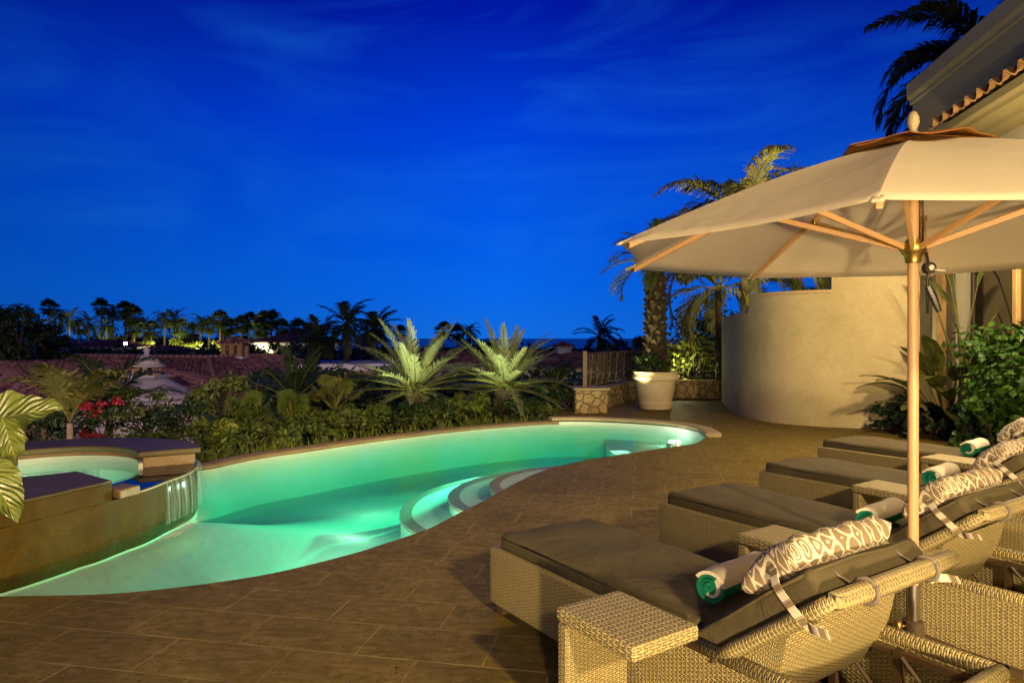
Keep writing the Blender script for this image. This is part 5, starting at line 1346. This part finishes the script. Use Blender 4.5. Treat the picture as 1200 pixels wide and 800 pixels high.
for k, (px, py, Y, kd, lb) in enumerate(FP):
    p = A(px, py, Y); z0 = terr(p.x, p.y)-.3; e = empty('skyline_palm', (p.x, p.y, z0), rnd.uniform(0, 6), lb, 'palm tree', 'palms along the skyline')
    t = inst('trunk', ftm, e); t.scale = (1, 1, p.z-z0); c = inst('crown', crowns[kd], e); c.location = (0, 0, p.z-z0); s = rnd.uniform(.85, 1.12); c.scale = (s, s, s)
# thicket between the houses and the skyline
b = MB(); rng = random.Random(5); lp = []
for i in range(760):
    far = i > 480
    Y = rng.uniform(121, 150) if far else rng.uniform(42, 112)
    px = rng.uniform(-80, 390) if far or rng.random() < .6 else rng.uniform(380, 830)
    X = (px-600)*Y/FPX; zz = terr(X, Y); top = A(px, rng.uniform(391, 403) if far else rng.uniform(405, 415), Y).z
    r = rng.uniform(.7, 1.5)*(1.3 if far else 1); lp.append((V(X, Y, max(zz+.4, min(top-r*.5, zz+(6 if far else 2.6)))), r))
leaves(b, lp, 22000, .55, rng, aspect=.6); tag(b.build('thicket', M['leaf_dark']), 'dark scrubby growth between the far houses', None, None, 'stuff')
b = MB(); lp = []
for _ in range(160):
    Y = rng.uniform(18, 40); px = rng.uniform(-120, 800); X = (px-600)*Y/FPX; zz = terr(X, Y); r = rng.uniform(.5, 1.1)
    lp.append((V(X, Y, zz+rng.uniform(.2, 1.3)), r))
for _ in range(150):
    Y = rng.uniform(16.5, 25); px = rng.uniform(300, 700); X = (px-600)*Y/FPX; top = A(px, rng.uniform(424, 450), Y).z; r = rng.uniform(.4, .8); lp.append((V(X, Y, top-r*.7), r))
    lp.append((V(X, Y, top-r*1.9), r))
leaves(b, lp, 19000, .27, rng, aspect=.5); tag(b.build('slope_shrubbery', M['leaf_dark']), 'dark shrubbery on the slope between pool bed and houses', None, None, 'stuff')
# lit garden shrubs in the far resort
LIT = [(118, 402, 104, 1), (158, 396, 97, 1), (196, 402, 100, 1), (214, 398, 99, 1), (248, 402, 101, 1), (262, 401, 100, 1), (312, 402, 98, 1.2), (340, 402, 104, .7)]
for i, (px, py, Y, s) in enumerate(LIT):
    p = A(px, py, Y); z0 = terr(p.x, p.y)
    lbs = ['lit far shrub below the tallest thin skyline palm', 'lit far shrub right of the bright lamp', 'lit far shrub above the cupola', 'lit far shrub right of the cupola finial', 'lit far shrub over the middle of the tiled roof', 'lit far shrub left of the chimney by the roof hip', 'lit far shrub under the three bright palms', 'lit far shrub right of the three bright palms']
    bush('far_shrub', (p.x+1.2, p.y+.8, z0), 1.5, 1.2, 2.6, 420, .42, M['leaf_lime'], lbs[i], 'shrub', 'lit shrubs in the far gardens', 200+i, 8, .5, lo=.2)
p = A(147, 402.5, 68); z0 = terr(p.x, p.y); lp_ = empty('lamp_post', (p.x, p.y, z0), 0, 'bright garden lamp shining among the far palms', 'lamp')
b = MB(); b.tube([V(0, 0, 0), V(0, 0, p.z-z0-.15)], .06, 8); b.lathe([(0, p.z-z0-.2), (.16, p.z-z0-.18), (.16, p.z-z0-.14), (0, p.z-z0-.14)], 12); b.build('post', M['brown_metal'], lp_, smooth=True)
b = MB(); b.lathe([(0, -.16), (.12, -.12), (.16, 0), (.12, .12), (0, .16)], 14, (0, 0, p.z-z0)); b.build('lamp_globe', M['lamp_warm'], lp_, smooth=True)
# pool lamp at the shallow end
p = A(788, 517, 10.5); pl_ = G(787, 516.5, -.19); pe = empty('pool_lamp', (pl_.x, pl_.y, -.30), 0, 'bright underwater lamp at the shallow right end of the pool', 'lamp')
b = MB(); b.lathe([(0, 0), (.085, 0), (.085, .06), (.07, .085), (.055, .09), (0, .09)], 20); b.build('lamp_housing', M['steel'], pe, smooth=True, angle=40)
b = MB(); b.lathe([(0, .125), (.03, .118), (.052, .092)], 20); b.build('lamp_lens', M['lamp_pool'], pe, smooth=True)

# ================================================================== light
def lamp(name, typ, loc, power, color, radius=.1, target=None, cone=None, blend=.5):
    d = bpy.data.lights.new(name, typ); d.energy = power; d.color = color; d.shadow_soft_size = radius
    if 'pool' in name or 'underwater' in name: d.specular_factor = 0.0
    o = bpy.data.objects.new(name, d); COL.objects.link(o); o.location = loc
    if target is not None: o.rotation_euler = (Vector(target)-Vector(loc)).to_track_quat('-Z', 'Y').to_euler()
    if cone: d.spot_size = R(cone); d.spot_blend = blend
    return o
W = (1, .74, .41)
lamp('porch_light', 'POINT', (-2.2, -3.2, 2.3), 330, W, .18)
lamp('balcony_light', 'POINT', (3.4, -4.0, 4.3), 3900, W, .2)
lamp('facade_light', 'POINT', (5.62, 8.2, 2.9), 360, W, .12)
lamp('step_light', 'POINT', (.5, -2.7, 1.0), 1750, W, .12)
lamp('canopy_fill', 'POINT', (2.2, -2.0, .9), 420, W, .12)  # unseen low fill, added to brighten the canopy underside
lamp('deck_fill', 'SPOT', (5.5, 6.4, 4.1), 1300, W, .15, (1.6, 7.6, 0), 105, .9)  # added spot without a fixture, brightens the middle of the deck and the loungers
lamp('bed_fill', 'SPOT', (-1.2, -4.5, 4.6), 6000, W, .2, (-1.5, 13.8, .7), 28, .8)  # unseen flood added to lift the plants behind the pool
# pool lights
PWc = (1, 1, .76)
for loc, tg, cone, pw in (((-.85, 5.50, -.30), (-1.9, 9.0, -.5), 160, 75), ((-1.75, 4.80, -.30), (-1.6, 8.5, -.5), 140, 16), ((-.50, 6.2, -.32), (-1.9, 9.6, -.5), 160, 75), ((1.40, 9.6, -.26), (-.4, 12.2, -.4), 160, 75), ((2.35, 10.15, -.2), (1.5, 12.2, -.3), 150, 12)):
    lamp('underwater_light', 'SPOT', loc, pw, PWc, .08, tg, cone, .7)
lamp('underwater_light', 'POINT', (-1.0, 5.9, -.36), 10, PWc, .1)  # this and the next three: soft fill added in open water, no fixtures
lamp('underwater_light', 'POINT', (-1.6, 6.9, -.40), 9, PWc, .3)
lamp('underwater_light', 'POINT', (-1.7, 8.2, -.30), 7, PWc, .3)
lamp('underwater_light', 'POINT', (.2, 10.7, -.30), 7, PWc, .3)
lamp('pool_beam', 'SPOT', (1.0, 11.7, -.11), 6500, PWc, .04, (-.5, 8.9, -.34), 26, .9)  # the beams: spots added without fixtures for the step highlight and floor streak
lamp('pool_beam', 'SPOT', (.2, 11.5, -.11), 15000, PWc, .04, (-.72, 8.55, -.36), 8, 1.0)
lamp('pool_beam', 'SPOT', (1.9, 10.9, -.17), 3000, PWc, .25, (-.9, 9.3, -.64), 16, 1.0)
lamp('pool_glow', 'POINT', (pl_.x-.1, pl_.y+.12, -.13), 2, PWc, .04)
lamp('spa_light', 'POINT', (-4.5, 6.2, -.1), 16, (.95, 1, .75), .08)
for p in DP:
    lamp('palm_uplight', 'SPOT', (p.x-.15, p.y-1.35, p.z-.02), 135, (.95, 1, .62), .05, (p.x+.05, p.y+.1, p.z+1.05), 105, .7)
lamp('roof_fill', 'SPOT', (-3.5, -5, 6.5), 14000, (1, .70, .84), .2, (-14, 30, -.5), 34, .6)  # unseen pinkish flood, added to brighten and tint the neighbouring roofs
lamp('palm_uplight', 'POINT', (5.3, 14.9, 1.5), 150, (1, .86, .34), .06)
lamp('palm_uplight', 'SPOT', (5.6, 15.0, 2.0), 1500, (1, .86, .34), .06, (5.7, 16.6, 5.2), 75, .7)
lamp('palm_uplight', 'SPOT', (2.4, 13.6, .1), 420, (1, .86, .4), .06, (3.1, 15.1, 3.2), 45, .7)
lamp('palm_fill', 'SPOT', (6.55, 11.6, 3.4), 2400, W, .08, (5.5, 16.6, 4.6), 62, .7)  # unseen flood added to light the palm fronds from the front
lamp('garden_light', 'POINT', (4.35, 17.9, .9), 40, (1, .9, .4), .08)
for (px, py, Y, s) in LIT:
    p = A(px, py, Y); lamp('far_garden_light', 'POINT', (p.x-.4, p.y-2.4, terr(p.x, p.y)+.7), 1700*s, (1, .88, .42), .3)

# ================================================================== sky, camera, output
w = bpy.data.worlds.new('World'); S.world = w; w.use_nodes = True; nt = w.node_tree; bg = nt.nodes['Background']
class WN(N):
    def __init__(s): s.t = nt
m = WN(); tc = nt.nodes.new('ShaderNodeTexCoord'); vec = tc.outputs['Generated']
sep = m.n('SeparateXYZ', ins={0: vec})
up = m.math('MAXIMUM', sep.outputs[2], 0)
grad = m.ramp(up, [(0, lin(18, 108, 224)), (.07, lin(6, 102, 234)), (.17, lin(0, 86, 230)), (.29, lin(0, 64, 218)), (.43, lin(1, 26, 165)), (1, lin(4, 10, 50))])
side = m.ramp(m.math('ADD', .5, m.math('MULTIPLY', .5, sep.outputs[1])), [(.2, .35), (.95, 1.0)])
ctr = m.ramp(m.math('ABSOLUTE', m.math('SUBTRACT', sep.outputs[0], -.02)), [(.0, 1.0), (.6, .60)])
cl = m.noise(2.0, 5, .55, m.mapping(vec, rot=(R(0), R(-14), R(0)), scale=(1.0, 1.0, 4.2), loc=(.35, .2, .6)), 1.6)
clm = m.math('MULTIPLY', m.ramp(cl, [(.42, 0), (.74, .42)]), m.ramp(up, [(.06, .0), (.16, 1), (.5, .6)]))
col = m.mix(clm, grad, lin(30, 118, 238))
col = m.mix(1.0, m.mix(1.0, col, side, 'MULTIPLY'), ctr, 'MULTIPLY')
dn = m.math('GREATER_THAN', sep.outputs[2], -.002)
col = m.mix(dn, lin(6, 30, 80), col)
nt.links.new(col, bg.inputs[0]); bg.inputs[1].default_value = 1.0
cam = bpy.data.cameras.new('Camera'); co = bpy.data.objects.new('Camera', cam); COL.objects.link(co); S.camera = co
cam.lens = 24.0; cam.sensor_width = 36.0; cam.sensor_fit = 'HORIZONTAL'; cam.shift_y = -4/1200; cam.clip_end = 40000; cam.clip_start = .05
co.location = (0, 0, CAM_H); co.rotation_euler = (R(90), 0, 0)
S.render.engine = 'CYCLES'; S.view_settings.view_transform = 'Standard'; S.view_settings.look = 'None'; S.view_settings.exposure = 0; S.view_settings.gamma = 1
c = S.cycles; c.use_denoising = True; c.max_bounces = 8; c.transparent_max_bounces = 16; c.diffuse_bounces = 4; c.glossy_bounces = 4; c.sample_clamp_indirect = 3; c.sample_clamp_direct = 0; c.caustics_reflective = False; c.caustics_refractive = False; c.use_light_tree = True
